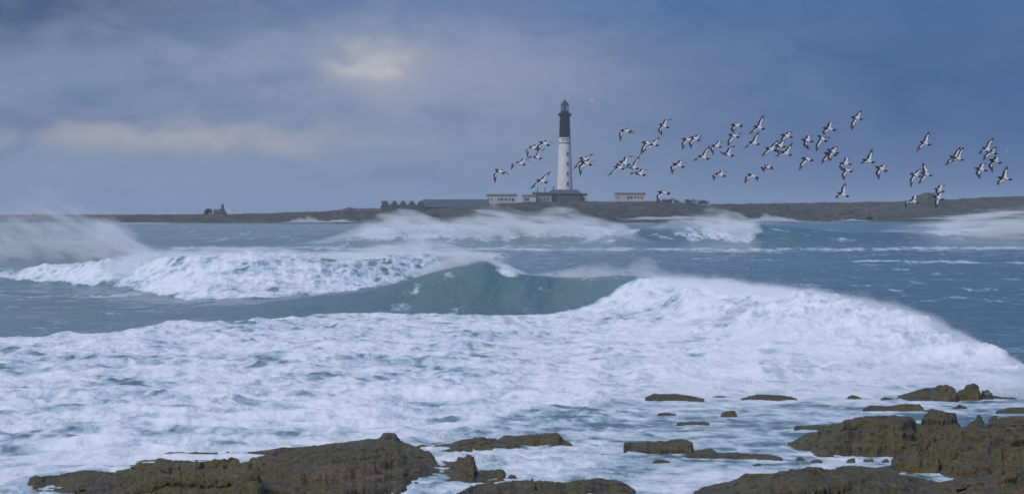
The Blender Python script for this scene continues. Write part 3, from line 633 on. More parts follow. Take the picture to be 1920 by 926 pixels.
# dark base of the tower
d = LD - 8; k = d / F; cx = (1062 - 960) * k; zb = EYE - (380 - HZ) * k
e = empty('lighthouse_base_building', (cx, d, zb), 'dark stone base building right under the white tower', 'building')
box('wall', -33 * k, 27 * k, 0, 9, -2, 17 * k, M['stone'], e)
hip('roof', M['slate'], -35 * k, 29 * k, -.6, 9.6, 17 * k + .003, 24.6 * k, 8 * k, 2.5, e)
for q in (-12, -4, 5, 14, 21):
    w = box('window', q * k - .7, q * k + .7, -.1, .2, 4 * k, 11 * k, M['greyrend'], e); box('pane', q * k - .5, q * k + .5, -.13, .1, 4.5 * k, 10.5 * k, M['pane'], w)
for px, yt, lab in ((1008, 352, 'thin mast farthest from the tower, over the engine house'), (1022, 351, 'thin middle mast over the engine house'), (1038, 349.5, 'thicker mast closest to the white tower')):
    d = float(ridge_d(px)) + 18; k = d / F
    mo = lathe('mast', [(0.28 if px < 1030 else .42, 0), (0.22 if px < 1030 else .36, (381 - yt) * k)], 8, M['metal'])
    mo.location = ((px - 960) * k, d, EYE - (381 - HZ) * k); tag(mo, lab, 'mast', 'masts beside the lighthouse')
# long slate shed
d = float(ridge_d(850)) - 14; k = d / F
e = empty('slate_shed', ((850 - 960) * k, d, EYE - (392 - HZ) * k), 'long low shed with plain blue grey slate roof', 'shed')
box('wall', -62 * k, 62 * k, 0, 10, -2, 3.5 * k, M['stone'], e)
hip('roof', M['slate'], -65 * k, 72 * k, -1, 11, 3.5 * k + .003, 18.2 * k, 8 * k, 4.4, e)
# gabled boat sheds
d = float(ridge_d(752)) - 22; k = d / F
e = empty('gabled_shed', ((752 - 960) * k, d, EYE - (392 - HZ) * k), 'shed with a row of dark pointed gables before white panels', 'shed')
box('rear_wall', -29 * k, 38 * k, 1.2, 12, -2, 15.6 * k, M['bone'], e)
hip('side_roof', M['slate'], -38 * k, -28.6 * k, .9, 12, -2, 15.2 * k, 9.2 * k, .4, e)
for q in range(5):
    gx0 = (-29 + q * 16.4) * k; hw = 9.0 * k
    v = []
    for yy in (0.0, 1.1): v += [(gx0 - hw, yy, -2), (gx0 + hw, yy, -2), (gx0 + hw, yy, 6.0 * k), (gx0 + 1.2 * k, yy, 15.8 * k), (gx0 - 1.2 * k, yy, 15.8 * k), (gx0 - hw, yy, 6.0 * k)]
    v = [(x, y_ - 0.02 * (q % 2), z_) for x, y_, z_ in v]
    fs = [(0, 1, 2, 3, 4, 5), (11, 10, 9, 8, 7, 6)] + [(i, i + 6, (i + 1) % 6 + 6, (i + 1) % 6) for i in range(6)]
    mesh_object('gable', v, fs, M['stone'], e)
# chapel on the spit
d = float(ridge_d(405)) - 5; k = d / F
e = empty('chapel', ((405 - 960) * k, d, EYE - (403 - HZ) * k), 'tiny dark chapel with a pointed bell turret on the spit', 'chapel')
def gable_block(name, x0, x1, y0, y1, zw, zr_, mat, parent, along='x'):
    v = [(x0, y0, -1), (x1, y0, -1), (x1, y1, -1), (x0, y1, -1), (x0, y0, zw), (x1, y0, zw), (x1, y1, zw), (x0, y1, zw), (x0, (y0 + y1) / 2, zr_), (x1, (y0 + y1) / 2, zr_)]
    return mesh_object(name, v, [(0, 3, 2, 1), (0, 1, 5, 4), (2, 3, 7, 6), (1, 2, 6, 9, 5), (3, 0, 4, 8, 7), (4, 5, 9, 8), (6, 7, 8, 9)], mat, parent)
gable_block('nave', -5 * k, 9.5 * k, 0, 5.5, 5.0 * k, 10.6 * k, M['slate'], e)
v = []
for yy in (-.3, 6): v += [(8 * k, yy, -1), (20.5 * k, yy, -1), (20 * k, yy, 1 * k), (13.4 * k, yy, 11 * k), (12 * k, yy, 20.5 * k), (11.4 * k, yy, 20.5 * k), (9.6 * k, yy, 13 * k), (8 * k, yy, 11 * k)]
mesh_object('gable_front', v, [tuple(range(8)), tuple(range(15, 7, -1))] + [(i, i + 8, (i + 1) % 8 + 8, (i + 1) % 8) for i in range(8)], M['stone'], e)
box('doorway', 13 * k, 15.5 * k, -.4, 0, -.9, 4.5 * k, M['pane'], e)

# scrub: bushes as clumps of small leaf faces on stems
def bush(name, label, px, py, d, rx_px, h_px, n, seed, group=None, depth=3.0):
    rr = np.random.RandomState(seed); k = d / F
    e = empty(name, ((px - 960) * k, d, EYE - (py - HZ) * k), label, 'bush', group)
    nb = max(3, n // 70)
    cen = np.stack([rr.uniform(-.8, .8, nb) * rx_px * k, rr.uniform(-1, 1, nb) * depth * .6, rr.uniform(.25, .75, nb) * h_px * k], -1)
    cen[:, 2] *= 1 - 0.45 * (cen[:, 0] / (rx_px * k)) ** 2
    V, Fc = [], []
    for i in range(n):
        c = cen[rr.randint(nb)] + rr.normal(size=3) * np.array([.20 * rx_px * k, .4, .14 * h_px * k])
        c[2] = max(c[2], 0.05)
        a = rr.normal(size=3); a /= np.linalg.norm(a); b = np.cross(a, rr.normal(size=3)); b /= np.linalg.norm(b)
        sz = rr.uniform(.18, .42); o = len(V)
        V += [c - a * sz, c + b * sz * .5, c + a * sz, c - b * sz * .5]; Fc.append((o, o + 1, o + 2, o + 3))
    mesh_object('foliage', V, Fc, M['leaf'], e)
    for c in cen[:8]:
        V, Fc = [], []; o = 0; r = .10
        for (px_, pz) in ((Vector((c[0] * .4, c[1] * .4, -.3)), r), (Vector(c), r * .4)):
            for q in range(4): V.append((px_[0] + pz * math.cos(q * 1.57), px_[1] + pz * math.sin(q * 1.57), px_[2]))
        Fc += [(o + q, o + (q + 1) % 4, o + 4 + (q + 1) % 4, o + 4 + q) for q in range(4)]
        mesh_object('stem', V, Fc, M['wood'], e)
    return e
bush('round_bush', 'dark rounded bush against the chapel', 392, 402.5, float(ridge_d(392)) - 6, 8.5, 12, 900, 1)
for i, (px, rx, h, lab) in enumerate(((1245, 12, 7, 'low scrub clump behind the lone bird above the ridge'), (1266, 13, 9.5, 'tallest scrub clump behind the two white posts'), (1293, 14, 7.5, 'scrub clump just past the second white post'), (1318, 13, 5, 'thin scrub clump at the end of the scrub row'))):
    bush('scrub_bush', lab, px, 383, float(ridge_d(px)) - 4, rx, h + 3, 700, 20 + i, 'scrub along the island ridge')
for px, y0_, y1_, lab in ((1261.5, 376, 383.5, 'shorter white post before the island scrub'), (1283, 375.5, 384.5, 'taller white post before the island scrub')):
    d = float(ridge_d(px)) - 16; k = d / F
    o = empty('gate_post', ((px - 960) * k, d, EYE - (y1_ - HZ) * k), lab, 'post', 'white posts on the island')
    box('pillar', -1.3 * k, 1.3 * k, -.4, .4, -1, (y1_ - y0_) * k, M['bone'], o); box('cap', -1.7 * k, 1.7 * k, -.5, .5, (y1_ - y0_) * k + .003, (y1_ - y0_) * k + .25, M['bone'], o)
d = float(ridge_d(1310)) - 18; k = d / F
o = box('field_wall', -24 * k, 24 * k, -.4, .4, -2, 1.0, M['greyrend']); o.location = ((1309 - 960) * k, d, EYE - (386.5 - HZ) * k)
tag(o, 'low pale field wall past the white posts', 'wall')

# ================================================================== ROCKS
def voro(p, seed=0):
    """nearest and second nearest cell distance, and a cell value, for points p (n,3)"""
    pi = np.floor(p).astype(np.int64); f1 = np.full(len(p), 9.0); f2 = np.full(len(p), 9.0); val = np.zeros(len(p))
    for dx in (-1, 0, 1):
        for dy in (-1, 0, 1):
            for dz in (-1, 0, 1):
                c = pi + np.array([dx, dy, dz])
                h = _perm[_perm[_perm[(c[:, 0] + seed) & 1023] + (c[:, 1] & 1023)] + (c[:, 2] & 1023)]
                q = c + 0.5 + 0.45 * _g3[h]
                dd_ = np.linalg.norm(q - p, axis=1)
                nr_ = dd_ < f1
                f2 = np.where(nr_, f1, np.minimum(f2, dd_)); val = np.where(nr_, (h % 97) / 97.0, val); f1 = np.where(nr_, dd_, f1)
    return f1, f2, val
def rock(name, label, top, bot, depth, seed, res=1.35, rust=None, block=0.6, rough=1.0, back=0.7, power=1.75):
    """top / bot: photo outline of the crest and of the front waterline; depth: metres from waterline to crest"""
    x0, x1 = top[0][0], top[-1][0]
    nu = int(min(360, max(26, (x1 - x0) / res))); 
    P = np.linspace(x0, x1, nu)
    yb = ipl(P, bot); yt = ipl(P, top)
    df = EYE * F / (yb - HZ) + 0.55 * fbm(P / 38 + seed * 7.7, P * 0 + seed, oct=4, gain=.6) * min(1.0, depth / 2.0); dep = depth * np.clip(np.minimum((P - x0), (x1 - P)) / (0.16 * (x1 - x0)), 0.12, 1) ** 0.7
    dc = df + dep
    h = np.maximum(EYE - dc * (yt - HZ) / F, 0.03)
    taper = np.clip(np.minimum(P - x0, x1 - P) / (0.03 * (x1 - x0) + 2), 0, 1) ** 0.6
    nt = int(min(170, max(30, depth / 0.035)))
    t = np.concatenate([np.linspace(0, 1, nt), 1 + np.linspace(0, 1, nt // 3 + 6)[1:] * back])
    tt, hh = np.meshgrid(t, h); _, dcc = np.meshgrid(t, dc); _, dff = np.meshgrid(t, df); _, PP = np.meshgrid(t, P); _, tp = np.meshgrid(t, taper); _, de = np.meshgrid(t, dep)
    front = 1 - (1 - np.clip(tt, 0, 1)) ** power
    bk = np.clip((tt - 1) / back, 0, 1)
    zz = np.where(tt <= 1, hh * front, hh * (1 - bk ** 1.8) - 0.25 * bk) * tp - 0.18 * (1 - tp)
    yy = dff + tt * de
    zz = np.where(tt < 0.001, -0.15, zz)
    xx = (PP - 960) / F * np.where(tt <= 1, yy, yy)
    n = xx.size; q = np.stack([xx.ravel() + seed * 3.1, yy.ravel(), zz.ravel() * 4.6], -1)
    warp = np.stack([fbm(q[:, 0] * .9, q[:, 1] * .9, q[:, 2] * .9 + 3, oct=3), fbm(q[:, 0] * .9 + 9, q[:, 1] * .9, q[:, 2] * .9, oct=3), 0 * q[:, 0]], -1)
    f1, f2, cv = voro((q + 0.5 * warp) * np.array([0.26, 0.55, 0.75]) / block * 0.62, seed)
    f1b, f2b, cvb = voro((q + 0.4 * warp) * np.array([0.28, 0.7, 0.9]) / block * 1.7, seed + 5)
    crack = -np.exp(-((f2 - f1) / 0.07) ** 2); crackb = -np.exp(-((f2b - f1b) / 0.12) ** 2)
    sc = np.clip(h.mean() / 0.45, 0.35, 1.15) * rough
    env = (np.clip(hh / 0.25, 0.2, 1) * tp).ravel()
    # layered ledges: broad relief cut into steps, then cracks and fine relief on top
    zl = zz.ravel() + ((cv - 0.5) * 0.13 + 0.16 * fbm(q[:, 0] * .45, q[:, 1] * .8, oct=2)) * sc * env
    stp = 0.20; ph = zl / stp + 0.6 * fbm(q[:, 0] * .35 + 5, q[:, 1] * .5, oct=2); fr_ = ph - np.floor(ph)
    zf = zl + (sstep(fr_, 0.30, 0.62) - fr_) * stp * 0.85 * np.clip(env, 0, 1) * np.clip(sc, 0, 1)
    zf = zf + (0.10 * crack + (cvb - .5) * 0.03 + 0.03 * crackb + 0.055 * fbm(q[:, 0] * 1.1, q[:, 1] * 2.4, q[:, 2] * .7, oct=5, gain=.5)) * sc * env
    xr, yr, zr3 = xx.ravel(), yy.ravel(), zz.ravel()
    tuft = fbm(xr * 6.0 + seed, yr * 4.0, zr3 * 6.0, oct=3, gain=.6) + 0.8 * fbm(xr * 2.6 + seed, yr * 1.8, zr3 * 3.0 + 4, oct=2)
    zf = zf + 0.038 * tuft * np.clip(env * 1.6, 0, 1)
    dy = (-(cv - .5) * 0.22 + 0.14 * fbm(q[:, 0] * .9, q[:, 2] * 3, q[:, 1] * .5, oct=4)) * sc
    yf = yy.ravel() + dy * (tt.ravel() < 0.98)
    xf = xx.ravel() + 0.05 * fbm(q[:, 0] * 3, q[:, 1] * 3, q[:, 2] * 3 + 8, oct=3)
    ru = np.zeros(n)
    if rust:
        pyv = HZ + (EYE - zf) * F / yf; pxv = 960 + F * xf / yf
        rx_, ry_, sx_, sy_ = rust
        ru = sstep(1.25 - ((pxv - rx_) / sx_) ** 2 - ((pyv - ry_) / sy_) ** 2 + 1.1 * fbm(q[:, 0] * 1.3, q[:, 1] * 1.3, q[:, 2], oct=4), 0.2, 0.55)
    cx, cy = float(xf.mean()), float(yf.mean())
    Pn = np.stack([xf - cx, yf - cy, zf], -1).reshape(xx.shape + (3,))
    o = grid_object(name, np.transpose(Pn, (1, 0, 2))[:, :, :], M['rock'], True, {'rust': ru.reshape(xx.shape).T.copy()})
    o.location = (cx, cy, 0)
    return tag(o, label, 'rock', 'weedy shore rocks')
for a_, k_ in ROCKS: rock(*a_, **k_)
srnd = random.Random(12)
STONES.sort()
def nth(n): return f"{n}{'th' if 10 <= n % 100 <= 20 else {1: 'st', 2: 'nd', 3: 'rd'}.get(n % 10, 'th')}"
for i, (px, py, w_, h_) in enumerate(STONES):
    sk = [srnd.uniform(.5, 1.2) for _ in range(4)]; w_ *= srnd.uniform(.55, .9); h_ *= srnd.uniform(1.2, 2.0)
    where = f"{nth(i + 1)} from the left" if i < len(STONES) / 2 else (f"{nth(len(STONES) - i)} from the right" if i < len(STONES) - 1 else 'last at the right')
    rock('awash_stone', f"small dark stone awash among the shore rocks, {where} of those stones", [(px - w_, py - .5), (px - w_ * .6, py - h_ * sk[0]), (px - .1 * w_, py - h_ * sk[1] * 1.15), (px + w_ * .5, py - h_ * sk[2]), (px + w_, py - .5)],
         [(px - w_, py + 1.5), (px + w_, py + 1.5)], w_ * .026, 60 + i, block=.3, rough=1.0)['group'] = 'small stones awash between the rocks'
# far rocks off the island
def far_rock(name, label, top, bot, d, depth, seed):
    P = np.linspace(top[0][0], top[-1][0], 60); t = np.linspace(0, 2, 40)
    tt, PP = np.meshgrid(t, P); k = d / F
    zb = EYE - (ipl(PP, bot) - HZ) * k; zt = EYE - (ipl(PP, top) - HZ) * k
    yy = d + (tt - 1) * depth; shp = np.sqrt(np.clip(1 - (tt - 1) ** 2, 0, 1))
    zz = zb + (zt - zb) * shp; xx = (PP - 960) * k
    nz = fbm(xx / 3.0 + seed, yy / 3.0, zz / 2.0, oct=4, gain=.6)
    zz = np.where(shp > 0.02, zz + nz * 0.9 * shp, zb - 1.5)
    cx, cz = float(xx.mean()), float(zb.mean())
    o = grid_object(name, np.stack([xx - cx, yy - d, zz - cz], -1)
                    .transpose(1, 0, 2), M['farrock'], True, {'rust': np.zeros_like(xx)})
    o.location = (cx, d, cz)
    return tag(o, label, 'rock', 'rocks off the island shore')
far_rock('rock_knoll', 'round topped dark knoll standing above the island skyline', [(1680, 390), (1712, 377), (1722, 366), (1736, 361), (1750, 362), (1760, 371), (1775, 383), (1810, 392)], [(1680, 398), (1810, 398)], 1830, 14, 3)
far_rock('shore_rock', 'broad dark rock apron at the foot of the skyline knoll', [(1630, 405), (1660, 394), (1720, 388), (1780, 390), (1830, 396), (1900, 399)], [(1630, 410), (1900, 410)], 1735, 18, 5)
far_rock('shore_rock', 'small rounded rock off the island, left of the knoll', [(1584, 409), (1592, 402), (1600, 401), (1608, 409)], [(1584, 411), (1608, 411)], 1700, 5, 8)

# ================================================================== BIRDS
BIRDS = []
def crop(ox, oy, sc, rows):
    for r in rows:
        BIRDS.append([(ox + r[i] / sc, oy + r[i + 1] / sc) for i in range(0, 12, 2)])
crop(910, 250, 8.42, [(165,575,285,632,140,655,152,790,275,578,370,660), (500,460,612,498,435,478,405,578,592,405,725,432), (705,212,805,255,655,260,665,395,790,175,905,222),
    (765,370,870,402,720,365,665,400,835,280,955,238), (865,140,990,192,830,200,828,310,960,112,1088,158), (822,742,958,778,790,800,708,880,915,690,1030,600)])
crop(1060, 220, 7.715, [(215,590,330,625,190,665,112,752,305,570,412,522), (225,635,360,688,205,710,215,852,345,612,440,632), (815,188,930,220,785,235,790,355,905,160,1000,230),
    (795,640,910,690,755,670,740,720,868,575,995,552), (722,715,830,748,700,770,600,852,800,690,890,735), (925,722,1035,748,900,715,870,735,1005,650,1075,550), (1010,800,1135,838,975,795,935,830,1110,750,1225,760),
    (1125,360,1240,400,1115,440,1085,550,1230,355,1290,330), (1225,380,1325,412,1160,440,1120,510,1290,340,1370,280), (1370,100,1475,152,1350,180,1395,270,1440,40,1550,20)])
crop(1220, 210, 6.861, [(415,345,525,375,410,400,402,490,500,335,560,340), (525,325,612,368,500,395,512,475,600,300,650,325), (295,665,410,710,265,705,272,808,380,625,480,662), (625,570,728,605,600,595,540,632,695,510,770,430),
    (800,430,890,455,775,470,798,558,870,378,962,392), (925,530,1045,565,905,525,885,510,1005,475,1090,428), (840,795,940,828,805,815,805,882,905,758,1010,775), (1050,165,1155,190,1040,215,1052,275,1125,145,1175,180), (1015,290,1115,328,1005,370,985,450,1095,280,1185,272)])
crop(1330, 205, 6.612, [(565,210,662,248,545,260,475,315,625,150,678,68), (505,405,598,438,490,440,415,488,565,350,620,275), (900,315,1005,350,895,365,880,420,975,290,1038,268), (830,445,920,468,820,500,855,560,895,400,950,400),
    (710,480,808,515,690,535,635,590,800,435,860,380), (895,525,995,568,870,560,800,590,970,490,1038,405), (680,720,760,735,645,715,670,782,735,690,815,748), (490,805,580,850,455,840,430,920,570,820,610,890)])
crop(1480, 200, 5.144, [(610,100,685,125,605,165,592,232,660,75,708,32), (335,205,428,228,325,240,320,275,385,155,462,152), (130,318,208,340,140,365,178,422,178,282,238,282), (285,280,345,335,265,370,255,438,345,300,405,290),
    (128,495,210,522,115,550,90,615,185,495,240,510), (345,445,435,470,335,500,300,555,420,400,450,395), (375,415,455,450,375,490,390,530,435,395,468,382), (500,545,578,558,485,570,495,620,545,495,615,505), (520,605,590,628,512,655,515,718,580,595,610,600),
    (720,512,800,540,705,535,672,552,770,480,812,400), (845,580,920,622,838,635,852,705,905,565,945,575), (480,832,552,865,460,858,432,885,515,790,550,735)])
crop(1680, 240, 5.787, [(280,150,350,185,255,195,205,262,325,105,375,38), (165,495,250,528,160,560,150,645,240,465,275,445), (285,490,365,518,275,560,230,610,305,450,305,378), (600,305,670,350,570,355,522,410,655,265,710,205), (640,320,705,350,620,340,570,380,690,265,742,205),
    (955,212,1020,255,925,245,878,285,1005,160,1068,105), (985,250,1070,282,965,300,930,358,1045,235,1112,200), (870,435,965,465,870,485,895,555,930,390,1000,378), (1030,345,1115,382,1010,405,1035,485,1090,310,1168,320), (1120,535,1230,560,1110,580,1075,622,1175,485,1222,408),
    (435,660,500,690,430,695,435,725,480,625,555,625), (420,745,490,775,425,810,422,880,470,715,535,685), (165,785,220,815,110,800,90,870,195,745,215,745)])
crop(960, 340, 4.8, [(1320,95,1405,112,1308,130,1305,205,1375,85,1430,105)])
BIRDS.sort(key=lambda b: b[0][0])

def bird_mesh(pts, D_, mats, body_len=0.40, arm=0.17, hand=0.27, bill=True):
    k = D_ / F
    hd, tl, lw, lt, rw, rt = [Vector(((p[0] - 960) * k, 0, -(p[1] - HZ) * k)) for p in pts]
    c = (hd + tl) / 2
    hd, tl, lw, lt, rw, rt = [p - c for p in (hd, tl, lw, lt, rw, rt)]
    L2 = (hd - tl).length; dy = math.sqrt(max(body_len ** 2 - L2 ** 2, 0.02))
    hd.y, tl.y = dy / 2, -dy / 2
    ax = (hd - tl).normalized()
    V, Fc, Mi = [], [], []
    # body: rings along the axis from bill tip to tail tip
    up = Vector((0, -0.75, 0.66)); up = (up - ax * up.dot(ax)).normalized(); rt_ = ax.cross(up).normalized()
    prof = [(0.50, .030, .030), (0.44, .040, .042), (0.36, .040, .044), (0.28, .050, .055), (0.15, .066, .070), (0.0, .072, .074), (-.15, .064, .062), (-.28, .046, .040), (-.37, .042, .026), (-.42, .052, .018), (-.52, .066, .012), (-.62, .066, .007)]
    bl = (hd - tl).length
    ring = 10; rings = []
    if bill: prof = [(0.72, .004, .005), (0.60, .008, .011), (0.52, .012, .015)] + prof
    for (q, a, b) in prof:
        ctr = ax * (q * bl); idx = []
        for i in range(ring):
            th = 2 * math.pi * i / ring
            idx.append(len(V)); V.append(ctr + rt_ * (a * .72 * math.cos(th)) + up * (b * .72 * math.sin(th)))
        rings.append((q, idx))
    for (q0, i0), (q1, i1) in zip(rings[:-1], rings[1:]):
        qm = (q0 + q1) / 2
        for i in range(ring):
            j = (i + 1) % ring; th = 2 * math.pi * (i + .5) / ring; top = math.sin(th) > -0.25; high = math.sin(th) > 0.55
            Fc.append((i0[i], i0[j], i1[j], i1[i]))
            if qm > 0.51: mi = 3
            elif qm > 0.20: mi = 0
            elif qm > 0.0: mi = 0 if top else 2
            elif qm > -0.16: mi = (2 if high else 0) if top else 2
            elif qm > -0.395: mi = 2
            else: mi = 0
            Mi.append(mi)
    Fc.append(tuple(reversed(rings[0][1]))); Mi.append(3 if bill else 0); Fc.append(tuple(rings[-1][1])); Mi.append(0)
    # wings
    for side, w, t in ((-1, lw, lt), (1, rw, rt)):
        sh = ax * (0.14 * bl) + Vector((0, 0, 0))
        v1 = w - Vector((sh.x, 0, sh.z)); d1 = math.sqrt(max(arm ** 2 - v1.length ** 2, 0.0))
        W3 = Vector((w.x, sh.y + side * min(d1, .13), w.z))
        v2 = t - w; d2 = math.sqrt(max(hand ** 2 - v2.length ** 2, 0.0))
        T3 = Vector((t.x, W3.y + side * min(d2, .20), t.z))
        sta = []
        for q in (0, .33, .66, 1.0): sta.append((sh.lerp(W3, q), 0.165 - 0.01 * q, q * 0.40))
        for q in (.2, .4, .6, .8, .93, 1.0): sta.append((W3.lerp(T3, q), 0.155 * (1 - q) ** 0.75 + 0.012, 0.40 + q * .60))
        ids = []
        nS = len(sta)
        for n_, (p, chord, u) in enumerate(sta):
            a_ = sta[max(n_ - 1, 0)][0]; b_ = sta[min(n_ + 1, nS - 1)][0]
            sp = (b_ - a_).normalized(); back = -ax; back = back - sp * back.dot(sp)
            if back.length < 0.25: back = back + Vector((0.5, -0.3, -0.25)); back = back - sp * back.dot(sp)
            back.normalize()
            nrm = sp.cross(back).normalized()
            if nrm.y > 0: nrm = -nrm
            sweep = 0.05 * (1 - u) if u < .4 else 0.03
            row = []
            for ci, (cq, th) in enumerate(((0, 0.0), (.26, .012), (.52, .010), (.86, .006), (1.0, 0.0))):
                row.append(p + back * (chord * (cq - .22)) + nrm * (th * (1.1 - u)))
            low = [p + back * (chord * (cq - .22)) - nrm * .004 for cq in (.86, .52, .26)]
            o = len(V); V.extend(row + low); ids.append((o, u))
        for (o0, u0), (o1, u1) in zip(ids[:-1], ids[1:]):
            um = (u0 + u1) / 2
            for i in range(8):
                j = (i + 1) % 8
                Fc.append((o0 + i, o0 + j, o1 + j, o1 + i))
                if i < 4:
                    if i <= 1: mi = 0 if um < .55 else 1
                    elif i == 2: mi = 2 if um < .64 else 1
                    else: mi = 2 if um < .2 else 1
                else: mi = 2 if (um < .6 and i in (5, 6)) else 1
                Mi.append(mi)
        o = ids[-1][0]; Fc.append(tuple(o + i for i in range(8))); Mi.append(1)
    return V, Fc, Mi, c
def ordinal(n):
    return f"{n}{'th' if 10 <= n % 100 <= 20 else {1: 'st', 2: 'nd', 3: 'rd'}.get(n % 10, 'th')}"
brnd = random.Random(4)
nb = len(BIRDS)
for i, pts in enumerate(BIRDS):
    D_ = 76 + brnd.uniform(-5, 6)
    V, Fc, Mi, c = bird_mesh(pts, D_, None)
    o = mesh_object('oystercatcher', V, Fc, [M['bblack'], M['bgrey'], M['bwhite'], M['bill']], None, Mi, True)
    o.location = (c.x, D_, EYE + c.z)
    rtip, ltip = pts[5], pts[3]; bc = ((pts[0][0] + pts[1][0]) / 2, (pts[0][1] + pts[1][1]) / 2)
    up_ = bc[1] - rtip[1]; dn = ltip[1] - bc[1]
    pose = 'one wing raised high' if up_ > 18 else ('wingtips drooping' if up_ < -1 and dn > 3 else ('near wing hanging down' if dn > 15 else 'wings half spread'))
    pos = f"{ordinal(i + 1)} from the left" if i < nb / 2 else (f"{ordinal(nb - i)} from the right" if i < nb - 1 else 'last at the right')
    tag(o, f"black and white oystercatcher, {pose}, {pos} of the flock", 'bird', 'oystercatchers flying in a flock')
def gull(pts, D_, lab, k2):
    V, Fc, Mi, c = bird_mesh(pts, D_, None, 0.55, .28, .42, False)
    o = mesh_object('gull', V, Fc, [M['bwhite'], M['gullgrey'], M['bwhite'], M['bwhite']], None, Mi, True)
    o.location = (c.x, D_, EYE + c.z); tag(o, lab, 'bird')
gull([(1106, 186), (1113, 191), (1103, 186.5), (1100, 188), (1112, 186), (1114, 184)], 330, 'small distant pale gull beside the lighthouse lantern', 1)
gull([(1887, 282), (1890, 284), (1886, 283), (1884, 284), (1889, 281.5), (1891, 282)], 700, 'faint gull speck beyond the rightmost birds', 1)

# ================================================================== SPRAY
gn = bpy.data.node_groups.new('drops_from_points', 'GeometryNodeTree')
gn.interface.new_socket('Geometry', in_out='INPUT', socket_type='NodeSocketGeometry')
gn.interface.new_socket('Geometry', in_out='OUTPUT', socket_type='NodeSocketGeometry')
gi = gn.nodes.new('NodeGroupInput'); go = gn.nodes.new('NodeGroupOutput')
mp = gn.nodes.new('GeometryNodeMeshToPoints'); at = gn.nodes.new('GeometryNodeInputNamedAttribute'); at.data_type = 'FLOAT'; at.inputs[0].default_value = 'size'
sm = gn.nodes.new('GeometryNodeSetMaterial'); sm.inputs['Material'].default_value = M['spray']
gn.links.new(gi.outputs[0], mp.inputs['Mesh']); gn.links.new(at.outputs[0], mp.inputs['Radius']); gn.links.new(mp.outputs[0], sm.inputs[0]); gn.links.new(sm.outputs[0], go.inputs[0])
def drops(name, pos, size, label):
    me = bpy.data.meshes.new(name); me.vertices.add(len(pos)); me.vertices.foreach_set('co', pos.astype(np.float32).ravel())
    a = me.attributes.new('size', 'FLOAT', 'POINT'); a.data.foreach_set('value', size.astype(np.float32)); me.materials.append(M['spray']); me.update()
    o = bpy.data.objects.new(name, me); col.objects.link(o)
    md = o.modifiers.new('drops', 'NODES'); md.node_group = gn
    return tag(o, label, 'spray', None, 'stuff')
def curve_node(g, t, pts):
    nd = g.n('ShaderNodeFloatCurve'); g.put(nd.inputs['Value'], t)
    c_ = nd.mapping.curves[0]
    while len(c_.points) < len(pts): c_.points.new(0.5, 0.5)
    for p_, (a, b) in zip(c_.points, pts): p_.location = (a, b); p_.handle_type = 'AUTO'
    nd.mapping.update(); return nd.outputs[0]
